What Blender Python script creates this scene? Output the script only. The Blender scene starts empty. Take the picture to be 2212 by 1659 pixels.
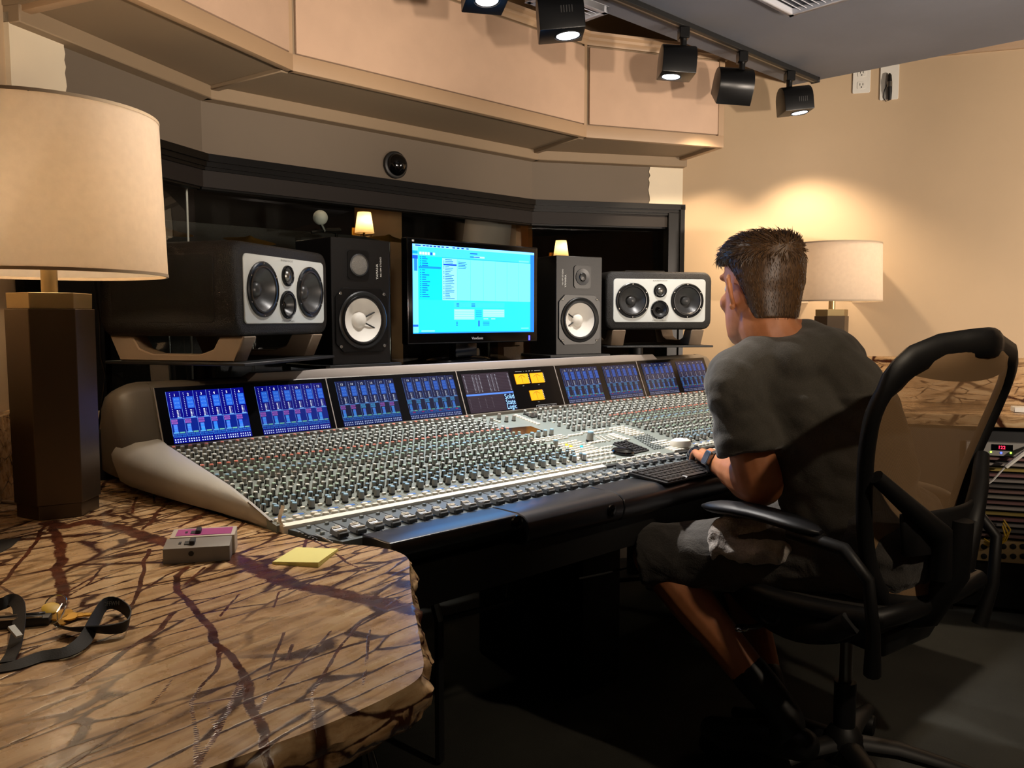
import bpy, bmesh, math, random
import numpy as np
from mathutils import Matrix, Vector, noise
random.seed(7)
SC = bpy.context.scene
COL = SC.collection
PI = math.pi

# ---------------------------------------------------------------- camera
FPX = 1780.0; VPX = 3000.0; HORY = 690.0; CH = 1.15
_p = math.atan((829.5 - HORY) / FPX)
_a = math.atan((VPX - 1106) / math.hypot(FPX, 829.5 - HORY))
_h = np.array([math.cos(_a), math.sin(_a), 0.0])
CR = np.array([_h[1], -_h[0], 0.0])
CF = _h * math.cos(_p) + np.array([0, 0, -math.sin(_p)])
CU = np.cross(CR, CF)
CC = np.array([0, 0, CH])
cam = bpy.data.cameras.new('camera'); camo = bpy.data.objects.new('camera', cam); COL.objects.link(camo)
cam.sensor_width = 36.0; cam.lens = 36.0 * FPX / 2212.0; cam.clip_start = 0.02
camo.matrix_world = Matrix(((CR[0], CU[0], -CF[0], CC[0]), (CR[1], CU[1], -CF[1], CC[1]), (CR[2], CU[2], -CF[2], CC[2]), (0, 0, 0, 1)))
SC.camera = camo
def ray(x, y): return CF + CR * (x - 1106) / FPX - CU * (y - 829.5) / FPX
def atD(x, y, d): return Vector(CC + ray(x, y) * d)
def atZ(x, y, z): r = ray(x, y); return Vector(CC + r * (z - CH) / r[2])
def atY(x, y, Y): r = ray(x, y); return Vector(CC + r * Y / r[1])
def atPlane(x, y, o, n):
    r = ray(x, y); o = np.array(o); n = np.array(n); return Vector(CC + r * (((o - CC) @ n) / (r @ n)))

# ---------------------------------------------------------------- world, exposure
W = bpy.data.worlds.new('world'); SC.world = W; W.use_nodes = True
W.node_tree.nodes['Background'].inputs[0].default_value = (1.0, 0.72, 0.48, 1)
W.node_tree.nodes['Background'].inputs[1].default_value = 0.01
SC.view_settings.view_transform = 'Standard'; SC.view_settings.look = 'None'
SC.view_settings.exposure = 0.0; SC.view_settings.gamma = 1.0; SC.view_settings.use_curve_mapping = False
SC.display_settings.display_device = 'sRGB'

# ---------------------------------------------------------------- materials
def lin(c):
    if isinstance(c, str):
        c = c.lstrip('#'); c = [int(c[i:i+2], 16) / 255 for i in (0, 2, 4)]
        return tuple(x / 12.92 if x <= .04045 else ((x + .055) / 1.055) ** 2.4 for x in c)
    return tuple(c)
class NT:
    def __init__(s, name):
        s.m = bpy.data.materials.new(name); s.m.use_nodes = True; s.t = s.m.node_tree
        s.b = s.t.nodes['Principled BSDF']; s.o = s.t.nodes['Material Output']
    def n(s, kind, **kw):
        x = s.t.nodes.new(kind)
        for k, v in kw.items():
            if k.startswith('_'): setattr(x, k[1:], v)
            else: x.inputs[k].default_value = v
        return x
    def l(s, a, b): s.t.links.new(a, b)
    def coord(s, kind='Object'): return s.n('ShaderNodeTexCoord').outputs[kind]
    def noise(s, scale, detail=4, rough=.55, vec=None, dist=0.0):
        x = s.n('ShaderNodeTexNoise', Scale=scale, Detail=detail, Roughness=rough, Distortion=dist)
        s.l(vec if vec is not None else s.coord(), x.inputs['Vector']); return x.outputs['Fac']
    def mapping(s, vec, scale=(1,1,1), rot=(0,0,0)):
        x = s.n('ShaderNodeMapping'); x.inputs['Scale'].default_value = scale; x.inputs['Rotation'].default_value = rot
        s.l(vec, x.inputs['Vector']); return x.outputs[0]
    def ramp(s, fac, stops):
        x = s.n('ShaderNodeValToRGB'); e = x.color_ramp.elements
        while len(e) < len(stops): e.new(.5)
        for i, (p, c) in enumerate(stops): e[i].position = p; e[i].color = tuple(c) + (1,) if len(c) == 3 else c
        s.l(fac, x.inputs[0]); return x.outputs[0]
    def mix(s, fac, a, b, mode='MIX'):
        x = s.n('ShaderNodeMix', _data_type='RGBA', _blend_type=mode)
        for v, i in ((fac, 0), (a, 6), (b, 7)):
            if hasattr(v, 'links'): s.l(v, x.inputs[i])
            else: x.inputs[i].default_value = v if i == 0 else tuple(v) + (1,)
        return x.outputs[2]
    def math(s, op, a, b=0.0):
        x = s.n('ShaderNodeMath', _operation=op)
        for v, i in ((a, 0), (b, 1)):
            if hasattr(v, 'links'): s.l(v, x.inputs[i])
            else: x.inputs[i].default_value = v
        return x.outputs[0]
    def bump(s, h, strength=.3, dist=.002):
        x = s.n('ShaderNodeBump', Strength=strength, Distance=dist); s.l(h, x.inputs['Height']); s.l(x.outputs[0], s.b.inputs['Normal'])
def mat(name, col, rough=.5, metal=0.0, emit=None, es=1.0, bump=None, var=None, spec=.5, coat=0.0):
    t = NT(name); c = lin(col); b = t.b
    b.inputs['Base Color'].default_value = c + (1,); b.inputs['Roughness'].default_value = rough; b.inputs['Metallic'].default_value = metal
    b.inputs['Specular IOR Level'].default_value = spec; b.inputs['Coat Weight'].default_value = coat
    if emit is not None:
        b.inputs['Emission Color'].default_value = lin(emit) + (1,); b.inputs['Emission Strength'].default_value = es
    if var:      # (noise scale, amount)
        f = t.noise(var[0], 5); k = var[1]
        t.l(t.ramp(f, [(.25, tuple(x * (1 - k) for x in c)), (.75, tuple(min(1, x * (1 + k)) for x in c))]), b.inputs['Base Color'])
    if bump: t.bump(t.noise(bump[0], 3), bump[1], bump[2] if len(bump) > 2 else .002)
    return t.m
M = {}
def woven(name, col, sc, rough=.85):
    t = NT(name); c = lin(col); o = t.coord()
    w1 = t.n('ShaderNodeTexWave', _wave_type='BANDS', _bands_direction='Z', Scale=sc, Distortion=.6, Detail=1.0); t.l(o, w1.inputs['Vector'])
    w2 = t.n('ShaderNodeTexWave', _wave_type='BANDS', _bands_direction='X', Scale=sc, Distortion=.6, Detail=1.0); t.l(o, w2.inputs['Vector'])
    s = t.math('ADD', w1.outputs['Fac'], w2.outputs['Fac'])
    f = t.math('MULTIPLY', s, .5); f2 = t.math('ADD', t.math('MULTIPLY', f, .5), t.math('MULTIPLY', t.noise(9, 4), .5))
    t.l(t.ramp(f2, [(.2, tuple(x * .86 for x in c)), (.8, tuple(min(1, x * 1.1) for x in c))]), t.b.inputs['Base Color'])
    t.b.inputs['Roughness'].default_value = rough; t.bump(f, .25, .001); return t.m
M['plaster'] = mat('warm_plaster', '#bba384', .8, bump=(55, .06), var=(3, .03))
M['plaster_pale'] = mat('pale_plaster', '#c9bda6', .8, bump=(40, .1), var=(4, .04))
M['soffit_paint'] = mat('soffit_paint', '#7f6d56', .7, bump=(60, .05), var=(3, .04))
M['fabric_beige'] = woven('beige_acoustic_fabric', '#b3967e', 190)
M['trim_beige'] = mat('beige_trim_paint', '#9c8164', .5, var=(4, .04))
M['trim_black'] = mat('black_gloss_trim', '#090807', .35, spec=.25)
M['front_paint'] = mat('taupe_front_wall_paint', '#62574a', .8, bump=(55, .06), var=(3, .04))
M['header'] = mat('grey_window_header', '#211d1b', .6, spec=.2)
M['cloud'] = mat('grey_ceiling_cloud_fabric', '#686b74', .9, bump=(300, .2, .001), var=(2.2, .12))
M['carpet'] = mat('charcoal_carpet', '#3a3a34', .97, bump=(420, .8, .004), var=(3.5, .25))
M['booth_wall'] = mat('booth_dark_wall', '#2b2320', .85, var=(2, .3))
M['booth_wood'] = mat('booth_brown_panel', '#6b4c2c', .7, var=(3, .3))
M['black'] = mat('matte_black', '#0b0b0b', .55)
M['black_soft'] = mat('soft_black_plastic', '#141414', .5)
M['black_gloss'] = mat('gloss_black', '#060607', .12)
M['black_rough'] = mat('textured_black_paint', '#15130f', .5, bump=(260, .5, .003))
M['dark_grey'] = mat('dark_grey_plastic', '#2a2a2a', .5)
M['chrome'] = mat('chrome', '#c8c8c8', .15, 1.0)
M['steel'] = mat('brushed_steel', '#8d8a84', .35, 1.0)
M['white'] = mat('white_plastic', '#d9d6cd', .45)
M['brass'] = mat('brass', '#b08a3c', .3, 1.0)
t = NT('window_glass'); t.t.nodes.remove(t.b)
tr = t.n('ShaderNodeBsdfTransparent'); tr.inputs[0].default_value = (.72, .78, .76, 1); gl = t.n('ShaderNodeBsdfGlossy', Roughness=.0); gl.inputs[0].default_value = (1, 1, 1, 1)
fr = t.n('ShaderNodeFresnel', IOR=1.5); ms = t.n('ShaderNodeMixShader'); t.l(fr.outputs[0], ms.inputs[0]); t.l(tr.outputs[0], ms.inputs[1]); t.l(gl.outputs[0], ms.inputs[2]); t.l(ms.outputs[0], t.o.inputs[0])
M['glass'] = t.m
def attr_emit(name, strength, rough=.12):
    t = NT(name); a = t.n('ShaderNodeAttribute', _attribute_name='Col'); t.b.inputs['Base Color'].default_value = (.01, .01, .012, 1)
    t.l(a.outputs['Color'], t.b.inputs['Emission Color']); t.b.inputs['Emission Strength'].default_value = strength; t.b.inputs['Roughness'].default_value = rough; return t.m
def attr_col(name, rough=.6):
    t = NT(name); a = t.n('ShaderNodeAttribute', _attribute_name='Col'); t.l(a.outputs['Color'], t.b.inputs['Base Color']); t.b.inputs['Roughness'].default_value = rough; return t.m
M['screen'] = attr_emit('lit_console_screen', 1.25, .2)
M['monitor_screen'] = attr_emit('lit_monitor_screen', 1.9, .25)
M['print'] = attr_col('printed_ink')

# ---------------------------------------------------------------- mesh builder
def frame(o, z, x=None):
    z = Vector(z).normalized(); x = Vector(x) if x is not None else (Vector((1, 0, 0)) if abs(z.x) < .9 else Vector((0, 1, 0)))
    y = z.cross(x).normalized(); x = y.cross(z).normalized()
    return Matrix(((x.x, y.x, z.x, o[0]), (x.y, y.y, z.y, o[1]), (x.z, y.z, z.z, o[2]), (0, 0, 0, 1)))
def T(x, y, z): return Matrix.Translation((x, y, z))
def Rz(a): return Matrix.Rotation(math.radians(a), 4, 'Z')
def Rx(a): return Matrix.Rotation(math.radians(a), 4, 'X')
def Ry(a): return Matrix.Rotation(math.radians(a), 4, 'Y')
def wm(o):
    m = o.matrix_basis.copy()
    return m if o.parent is None else wm(o.parent) @ o.matrix_parent_inverse @ m
TMP = bpy.data.scenes.new('tmp')
def bake(o):
    """evaluated mesh of an object, in a scratch scene so that the big scene is not re-evaluated"""
    TMP.collection.objects.link(o); vl = TMP.view_layers[0]; vl.update(); me = bpy.data.meshes.new_from_object(o.evaluated_get(vl.depsgraph)); bpy.data.objects.remove(o); return me
_txt = {}
def text_geo(s):
    if s in _txt: return _txt[s]
    c = bpy.data.curves.new('t', 'FONT'); c.body = s; c.resolution_u = 2; o = bpy.data.objects.new('t', c); me = bake(o)
    v = [x.co.copy() for x in me.vertices]; f = [tuple(p.vertices) for p in me.polygons]
    bpy.data.curves.remove(c); bpy.data.meshes.remove(me)
    if v:
        x0 = min(a.x for a in v); x1 = max(a.x for a in v); y0 = min(a.y for a in v); y1 = max(a.y for a in v)
    else: x0 = y0 = 0; x1 = y1 = 1
    _txt[s] = (v, f, x0, x1, y0, y1); return _txt[s]
class MB:
    def __init__(s, M_=None): s.v = []; s.f = []; s.mi = []; s.col = []; s.M = M_ or Matrix(); s.m = 0; s.c = None
    def add(s, vs, fs):
        b = len(s.v); s.v += [s.M @ Vector(v) for v in vs]
        for f in fs: s.f.append(tuple(b + i for i in f)); s.mi.append(s.m); s.col.append(s.c)
        return s
    def box(s, x0, y0, z0, x1, y1, z1):
        return s.add([(x0,y0,z0),(x1,y0,z0),(x1,y1,z0),(x0,y1,z0),(x0,y0,z1),(x1,y0,z1),(x1,y1,z1),(x0,y1,z1)],
                     [(0,3,2,1),(4,5,6,7),(0,1,5,4),(1,2,6,5),(2,3,7,6),(3,0,4,7)])
    def quad(s, *p): return s.add(p, [tuple(range(len(p)))])
    def loft(s, rings, closed=True, cap=True, loop=False):
        n = len(rings[0]); vs = [v for r in rings for v in r]; fs = []; k = len(rings)
        for i in range(k if loop else k - 1):
            i2 = (i + 1) % k
            for j in range(n if closed else n - 1):
                j2 = (j + 1) % n; fs.append((i*n+j, i*n+j2, i2*n+j2, i2*n+j))
        if cap and not loop and closed: fs.append(tuple(range(n-1, -1, -1))); fs.append(tuple((k-1)*n + j for j in range(n)))
        return s.add(vs, fs)
    def prism(s, poly, z0, z1): return s.loft([[(x, y, z0) for x, y in poly], [(x, y, z1) for x, y in poly]])
    def cyl(s, p0, p1, r0, r1=None, n=16, cap=True):
        r1 = r0 if r1 is None else r1; p0 = Vector(p0); p1 = Vector(p1); F = frame((0,0,0), p1 - p0)
        ring = lambda p, r: [p + F @ Vector((r*math.cos(2*PI*i/n), r*math.sin(2*PI*i/n), 0)) for i in range(n)]
        return s.loft([ring(p0, r0), ring(p1, r1)], cap=cap)
    def lathe(s, prof, n=24, F=None, cap=True, sx=1, sy=1, ph=0):
        F = F or Matrix()
        return s.loft([[F @ Vector((r*sx*math.cos(2*PI*i/n+ph), r*sy*math.sin(2*PI*i/n+ph), z)) for i in range(n)] for r, z in prof], cap=cap)
    def tube(s, pts, r, n=8, cap=True, ell=None):
        pts = [Vector(p) for p in pts]; rings = []; px = None
        for i, p in enumerate(pts):
            t = (pts[min(i+1, len(pts)-1)] - pts[max(i-1, 0)]).normalized()
            F = frame((0,0,0), t, px); px = F.to_3x3() @ Vector((1,0,0))
            rr = r[i] if isinstance(r, (list, tuple)) else r; a, b = ell if ell else (1, 1)
            rings.append([p + F @ Vector((rr*a*math.cos(2*PI*j/n), rr*b*math.sin(2*PI*j/n), 0)) for j in range(n)])
        return s.loft(rings, cap=cap)
    def ball(s, c, r, n=16, m=10, sc=(1,1,1)):
        c = Vector(c); pr = [(math.sin(PI*i/m)*r + 1e-5, -math.cos(PI*i/m)*r) for i in range(m+1)]
        return s.lathe(pr, n, T(*c) @ Matrix.Diagonal((*sc, 1)))
    def text(s, str_, F, h, w=None, align='c'):
        v, f, x0, x1, y0, y1 = text_geo(str_); k = h / (y1 - y0); kx = k if w is None else w / (x1 - x0)
        ox = (x0 + x1) / 2 if align == 'c' else x0
        return s.add([F @ Vector(((a.x - ox) * kx, (a.y - (y0+y1)/2) * k, 0)) for a in v], f)
    def build(s, name, mats, parent=None, world=False, bevel=None, smooth=40, loc=None, raw=False, cut=None):
        me = bpy.data.meshes.new(name); me.from_pydata([tuple(v) for v in s.v], [], s.f); 
        if not isinstance(mats, (list, tuple)): mats = [mats]
        for x in mats: me.materials.append(x)
        me.polygons.foreach_set('material_index', s.mi)
        if any(c is not None for c in s.col):
            a = me.color_attributes.new('Col', 'FLOAT_COLOR', 'CORNER'); d = []
            for p, c in zip(me.polygons, s.col): d += list((c or (0,0,0)) + (1,)) * p.loop_total if len(c or (0,0,0)) == 3 else list(c) * p.loop_total
            a.data.foreach_set('color', d)
        if bevel:
            bm = bmesh.new(); bm.from_mesh(me); bmesh.ops.remove_doubles(bm, verts=bm.verts, dist=1e-6)
            es = [e for e in bm.edges if e.is_manifold and e.calc_face_angle(0) > .5]
            bmesh.ops.bevel(bm, geom=es, offset=bevel[0], segments=bevel[1], profile=.6, affect='EDGES', clamp_overlap=True); bm.to_mesh(me); bm.free()
        me.update()
        if cut:
            o = bpy.data.objects.new('c', me); cm = bpy.data.meshes.new('c'); cm.from_pydata([tuple(v) for v in cut.v], [], cut.f); bm = bmesh.new(); bm.from_mesh(cm); bmesh.ops.recalc_face_normals(bm, faces=bm.faces); bm.to_mesh(cm); bm.free(); bm = bmesh.new(); bm.from_mesh(me); bmesh.ops.recalc_face_normals(bm, faces=bm.faces); bm.to_mesh(me); bm.free(); co = bpy.data.objects.new('cc', cm); TMP.collection.objects.link(co); md = o.modifiers.new('b', 'BOOLEAN'); md.object = co; md.operation = 'DIFFERENCE'; md.solver = 'EXACT'; me = bake(o); me.name = name; bpy.data.objects.remove(co)
        if smooth:
            me.shade_smooth(); me.set_sharp_from_angle(angle=math.radians(smooth))
        if raw: return bpy.data.objects.new(name, me)
        return link(name, me, parent, world, loc)
def link(name, me, parent=None, world=False, loc=None):
    o = bpy.data.objects.new(name, me); COL.objects.link(o)
    if parent is not None:
        o.parent = parent
        if world: o.matrix_parent_inverse = wm(parent).inverted()
    if loc is not None: o.location = loc
    return o
def tag(o, label, cat, group=None):
    o['label'] = label; o['category'] = cat
    if group: o['group'] = group
    return o
def thing(name, label, cat, loc=(0,0,0), rz=0, group=None):
    o = bpy.data.objects.new(name, None); COL.objects.link(o); o.empty_display_size = .05
    o.location = loc; o.rotation_euler = (0, 0, math.radians(rz)); return tag(o, label, cat, group)
def struct(o, label=None):
    o['kind'] = 'structure'
    if label: o['label'] = label
    return o
def copy_tree(o, parent=None):
    c = o.copy(); COL.objects.link(c)
    if parent is not None: c.parent = parent
    for ch in o.children: copy_tree(ch, c)
    return c
def lamp_light(name, kind, energy, col, parent=None, loc=(0,0,0), size=.05, **kw):
    l = bpy.data.lights.new(name, kind); l.energy = energy; l.color = col
    if kind != 'SUN': l.shadow_soft_size = size
    for k, v in kw.items(): setattr(l, k, v)
    o = bpy.data.objects.new(name, l); COL.objects.link(o); o.location = loc
    if parent is not None: o.parent = parent
    return o
WARM = (1.0, .75, .53); WARM2 = (1.0, .75, .5); WASH = (1.0, .84, .69)
# ================================================================ room shell
SINA, COSA = math.sin(math.radians(30)), math.cos(math.radians(30))
WC1 = Vector((1.151, 2.704)); WC2 = Vector((2.676, 2.704)); WE1 = Vector((.514, 2.336)); WE2 = Vector((3.313, 2.336))
ZC = 2.62; ZW0, ZW1 = .80, 1.684
struct(MB().box(-2.2, -2.6, -.05, 5.6, 6.2, 0).build('floor', M['carpet']), 'dark charcoal carpet floor')
struct(MB().box(-2.2, -2.6, ZC, 5.6, 2.95, ZC + .05).build('ceiling', M['plaster']), 'warm painted ceiling above the hanging panel')
def wallseg(mb, a, b, z0, z1, th=.12, out=1):
    a = Vector(a); b = Vector(b); d = (b - a).normalized(); n = Vector((-d.y, d.x)) * th * out
    mb.loft([[(a.x, a.y, z0), (b.x, b.y, z0), (b.x+n.x, b.y+n.y, z0), (a.x+n.x, a.y+n.y, z0)], [(a.x, a.y, z1), (b.x, b.y, z1), (b.x+n.x, b.y+n.y, z1), (a.x+n.x, a.y+n.y, z1)]])
RW = Vector((.476, -.88)); LW = Vector((-.476, -.88))
RWE = WE2 + RW * 5.0; LWE = WE1 + LW * 5.0
for i, (nm, a, b) in enumerate((('left', WE1, WC1), ('centre', WC1, WC2), ('right', WC2, WE2))):
    m = MB(); wallseg(m, a, b, ZW1 - .002, ZC); wallseg(m, a, b, 0, ZW0 + .002)
    struct(m.build('wall_front_' + nm, M['front_paint']), 'taupe front wall above and below the %s studio window' % nm)
m = MB(); wallseg(m, WE2, RWE, 0, ZC); struct(m.build('wall_right', M['plaster']), 'warm lit plaster wall behind the right lamp')
m = MB(); wallseg(m, LWE, WE1, 0, ZC); struct(m.build('wall_left', M['plaster']), 'pale plaster wall beside the large lamp')
m = MB(); wallseg(m, RWE, LWE, 0, ZC); struct(m.build('wall_rear', M['plaster']))
# control room windows: frame moulding, header, side jambs, glass pane
def window(idx, a, b, endl, endr, lab):
    a = Vector(a); b = Vector(b); d = (b - a).normalized(); n = Vector((-d.y, d.x)); L = (b - a).length
    F = Matrix(((d.x, n.x, 0, a.x), (d.y, n.y, 0, a.y), (0, 0, 1, 0), (0, 0, 0, 1)))
    fr = MB(F)
    for (y0, z0, z1) in ((-.030, ZW1 - .018, ZW1 + .006), (-.020, ZW1 - .034, ZW1 - .018), (-.012, ZW1 - .044, ZW1 - .034)):
        fr.box(-.004, y0, z0, L + .004, .04, z1)
    fr.box(0, -.02, ZW0 - .02, L, .04, ZW0 + .03)
    if endl: fr.box(0, -.02, ZW0, .075, .04, ZW1 - .03); fr.box(-.002, -.03, ZW0, .02, .04, ZW1)
    if endr: fr.box(L - .075, -.02, ZW0, L, .04, ZW1 - .03); fr.box(L - .02, -.03, ZW0, L + .002, .04, ZW1)
    w = struct(fr.build('window_%d' % idx, M['trim_black']), lab)
    h = MB(F); h.box(.0, .0, ZW1 - .098, L, .05, ZW1 - .04); h.build('window_header', M['header'], w, world=True)
    r = MB(F); r.box(.0, .012, ZW1 - .104, L, .05, ZW1 - .096); r.build('window_bead', M['trim_black'], w, world=True)
    g = MB(F); g.quad((.0, .05, ZW0 + .02), (L, .05, ZW0 + .02), (L, .075, ZW1 - .1), (.0, .075, ZW1 - .1)); g.build('pane', M['glass'], w, world=True, smooth=0)
    return w
window(1, WE1, WC1, True, False, 'left angled black framed studio window')
window(2, WC1, WC2, False, False, 'wide centre black framed studio window behind the monitor')
window(3, WC2, WE2, False, True, 'right angled black framed studio window beside the warm wall')
# pale plaster return pieces under the soffit ends
def ret(name, a, d, L, jag, lab):
    d = d.normalized(); n = Vector((d.y, -d.x)); F = Matrix(((d.x, n.x, 0, a.x), (d.y, n.y, 0, a.y), (0, 0, 1, 0), (0, 0, 0, 1)))
    z0, z1 = ZW1 + .008, 1.889; pts = [(0, z0)]
    for i in range(13): pts.append((L + jag * random.uniform(-1, .6), z0 + (z1 - z0) * i / 12))
    pts.append((0, z1)); m = MB(F); m.loft([[(x, -.004, z) for x, z in pts], [(x, .016, z) for x, z in pts]])
    return struct(m.build(name, M['plaster_pale'], smooth=0), lab)
dl = (WC1 - WE1).normalized(); dr = (WE2 - WC2).normalized()
ret('trim_1', WE1 + dl * .0, dl, .17, .006, 'ragged edged pale plaster patch above the left window')
m_ = WE2 - dr * 0; ret('trim_2', Vector((WE2.x, WE2.y)), -dr, .17, .006, 'ragged edged pale plaster patch above the right window').location.z = 0
# soffit over the window: fascia frame, three fabric panels, crown, underside
ZS = 1.892; ZT = 2.262
S1 = Vector((1.253, 2.301)); S2 = Vector((2.575, 2.301)); SE1 = Vector((.672, 2.03)); SE2 = Vector((3.156, 2.03))
poly = [SE1, S1, S2, SE2, WE2 + Vector((.05, .08)), WC2 + Vector((0, .05)), WC1 + Vector((0, .05)), WE1 + Vector((-.05, .08))]
sof = struct(MB().prism([tuple(p) for p in poly], ZS + .012, ZT).build('wall_soffit', M['soffit_paint'], smooth=0), 'boxed soffit with beige fabric panels above the windows')
def seg_frame(a, b):
    d = (b - a).normalized(); n = Vector((d.y, -d.x)); return Matrix(((d.x, n.x, 0, a.x), (d.y, n.y, 0, a.y), (0, 0, 1, 0), (0, 0, 0, 1))), (b - a).length
segs = [(SE1, S1), (S1, S2), (S2, SE2)]
for i, (a, b) in enumerate(segs):
    F, L = seg_frame(a, b)
    MB(F).box(.018, -.002, ZS + .052, L - .012, .012, ZT - .012).build('fabric_panel', M['fabric_beige'], sof, world=True, bevel=(.004, 2))
    MB(F).box(-.006, -.01, ZS - .002, L + .006, .016, ZS + .047).build('bottom_rail', M['trim_beige'], sof, world=True, bevel=(.003, 2))
    MB(F).box(-.008, -.01, ZS + .046, .006, .014, ZT).build('joint_batten', M['trim_beige'], sof, world=True, bevel=(.002, 1))
    if i == 2: MB(F).box(L - .022, -.01, ZS + .046, L + .006, .016, ZT).build('joint_batten', M['trim_beige'], sof, world=True, bevel=(.002, 1))
    c = MB(F); prof = [(-.03, ZT - .004), (.012, ZT - .004), (.016, ZT + .006), (.026, ZT + .012), (.028, ZT + .022), (.040, ZT + .03), (.042, ZT + .04), (-.03, ZT + .04)]
    c.loft([[(-.02, y, z) for y, z in prof], [(L + .02, y, z) for y, z in prof]]); c.build('crown_moulding', M['trim_beige'], sof, world=True)
for a, b in ((SE2, WE2 + Vector((-.02, .03))), (SE1, WE1 + Vector((.02, .03)))):
    F, L = seg_frame(a, b); MB(F).box(0, -.016, ZS - .002, L, .012, ZS + .047).build('end_rail', M['trim_beige'], sof, world=True, bevel=(.003, 2))
for a, b in ((S1, WC1 + Vector((.02, -.02))), (S2, WC2 + Vector((-.02, -.02)))):
    F, L = seg_frame(a, b); MB(F).box(.02, -.014, ZS - .002, L, .014, ZS + .014).build('underside_batten', M['soffit_paint'], sof, world=True, bevel=(.003, 1))
for a, b in ((WE1, WC1), (WC1, WC2), (WC2, WE2)):
    F, L = seg_frame(a, b); MB(F).box(0, -.02, ZS - .03, L, .05, ZS + .014).build('wall_batten', M['soffit_paint'], sof, world=True, bevel=(.003, 1))
# moulding along the right wall
F, L = seg_frame(WE2 + RW * .3, RWE)
m = MB(F); prof = [(-.01, 2.275), (.012, 2.275), (.016, 2.287), (.03, 2.30), (.034, 2.315), (-.01, 2.315)]
m.loft([[(0, y, z) for y, z in prof], [(L, y, z) for y, z in prof]]); struct(m.build('trim_3', M['trim_beige']), 'beige picture moulding high on the right wall')
# hanging ceiling cloud
cl = MB().prism([(-.6, -1.2), (3.66, -1.2), (3.60, 1.0), (3.53, 1.90), (-.6, 1.93)], 2.2, 2.3).build('ceiling_cloud', M['cloud'], bevel=(.008, 2))
struct(cl, 'grey fabric covered panel hanging below the ceiling')
# live room behind the glass
def booth(name, mb, mt, lab): return struct(mb.build(name, mt, smooth=0), lab)
booth('wall_booth_back', MB().box(-1.6, 6.0, 0, 5.6, 6.1, 2.6), M['booth_wall'], 'dark back wall of the live room')
booth('wall_booth_left', MB().box(-1.7, 2.7, 0, -1.6, 6.1, 2.6), M['booth_wall'], 'dark side wall of the live room')
booth('wall_booth_right', MB().box(5.5, 2.4, 0, 5.6, 6.1, 2.6), M['booth_wall'], 'far side wall of the live room')
booth('ceiling_booth', MB().box(-1.7, 2.95, 2.6, 5.6, 6.1, 2.65), M['booth_wall'], 'dark ceiling of the live room')
p0 = atY(805, 500, 4.3); p1 = atY(868, 500, 4.3)
booth('wall_booth_pier', MB().box(p0.x, 4.3, 0, p1.x, 4.5, 2.6), M['booth_wood'], 'brown lit pier in the live room')
p0 = atY(1115, 500, 4.4); p1 = atY(1150, 500, 4.4)
booth('wall_booth_pier_2', MB().box(p0.x, 4.4, 0, p1.x, 4.6, 2.6), M['booth_wood'], 'narrow brown pier in the live room behind the monitor')
# ================================================================ mixing console
M['con_panel'] = mat('grey_console_panel', '#727a74', .5, var=(40, .05))
M['con_fader'] = mat('slate_fader_panel', '#5d666b', .45)
M['con_body'] = mat('grey_console_paint', '#5f584e', .42, bump=(300, .15, .001))
M['con_cheek'] = mat('pale_grey_cheek', '#aaa79f', .38, bump=(300, .1, .001))
M['con_top'] = mat('grey_top_strip', '#9b9189', .45)
M['con_black'] = mat('black_screen_surround', '#0a0a0c', .16)
M['arm_leather'] = mat('black_armrest_vinyl', '#1c1d22', .3, spec=1.0)
M['k_body'] = mat('grey_knob', '#92918a', .45)
M['k_dark'] = mat('dark_knob_skirt', '#1c1c1c', .5)
CAPS = ['white', 'blue', 'orange', 'green', 'brown']
for n_, c_ in zip(CAPS, ('#cdd3cd', '#84a9bf', '#d98570', '#9db9a6', '#9a9086')): M['cap_' + n_] = mat(n_ + '_knob_cap', c_, .45)
M['btn'] = mat('cream_button', '#e2ddcf', .4); M['btn_grey'] = mat('grey_button', '#8e9492', .4)
M['btn_yellow'] = mat('lit_yellow_button', '#e8cf3a', .4, emit='#e8cf3a', es=.6); M['btn_cyan'] = mat('lit_cyan_button', '#26b4e0', .4, emit='#26b4e0', es=.8)
M['key_top'] = mat('dark_keypad_key', '#2c2c2e', .35); M['tape'] = mat('white_label_tape', '#e9e2d4', .6)
M['led_label'] = mat('blue_scribble_display', '#3d66a8', .4, emit='#4a7cc8', es=.15)
M['slot'] = mat('fader_slot_black', '#08090a', .6)
M['vu'] = mat('amber_meter_face', '#d98a10', .4, emit='#f09a10', es=.85)
M['line_white'] = mat('white_screen_line', '#cfcfcf', .5)
con = thing('mixing_console', 'large grey mixing console with rows of knobs, faders and lit blue screens', 'mixing console', (1.91, 1.7, 0))
X0, X1 = .732, 3.092; BAYS = [.736, 1.211, 1.686, 2.143, 2.616, 3.09]; PITCH = .475 / 12
KS = .14; KA = math.atan(KS); KN = Vector((0, -math.sin(KA), math.cos(KA))); KY = Vector((0, math.cos(KA), math.sin(KA)))
def kz(y): return .768 + KS * (y - 1.5)
def kp(x, y, h=0): return Vector((x, y, kz(y))) + KN * h
def fz(y): return .744 + .057 * (y - 1.285)
FN = Vector((0, -.057, 1)).normalized()
def kpx(px, py): return atPlane(px, py, (0, 1.5, .768), KN)
def slab(mb, x0, x1, y0, y1, fz_, th):
    mb.loft([[(x, y0, fz_(y0) - th), (x, y0, fz_(y0)), (x, y1, fz_(y1)), (x, y1, fz_(y1) - th)] for x in (x0, x1)])
m = MB(); slab(m, X0, X1, 1.43, 2.0, kz, .05); m.build('knob_panel', M['con_panel'], con, True, smooth=0)
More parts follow.
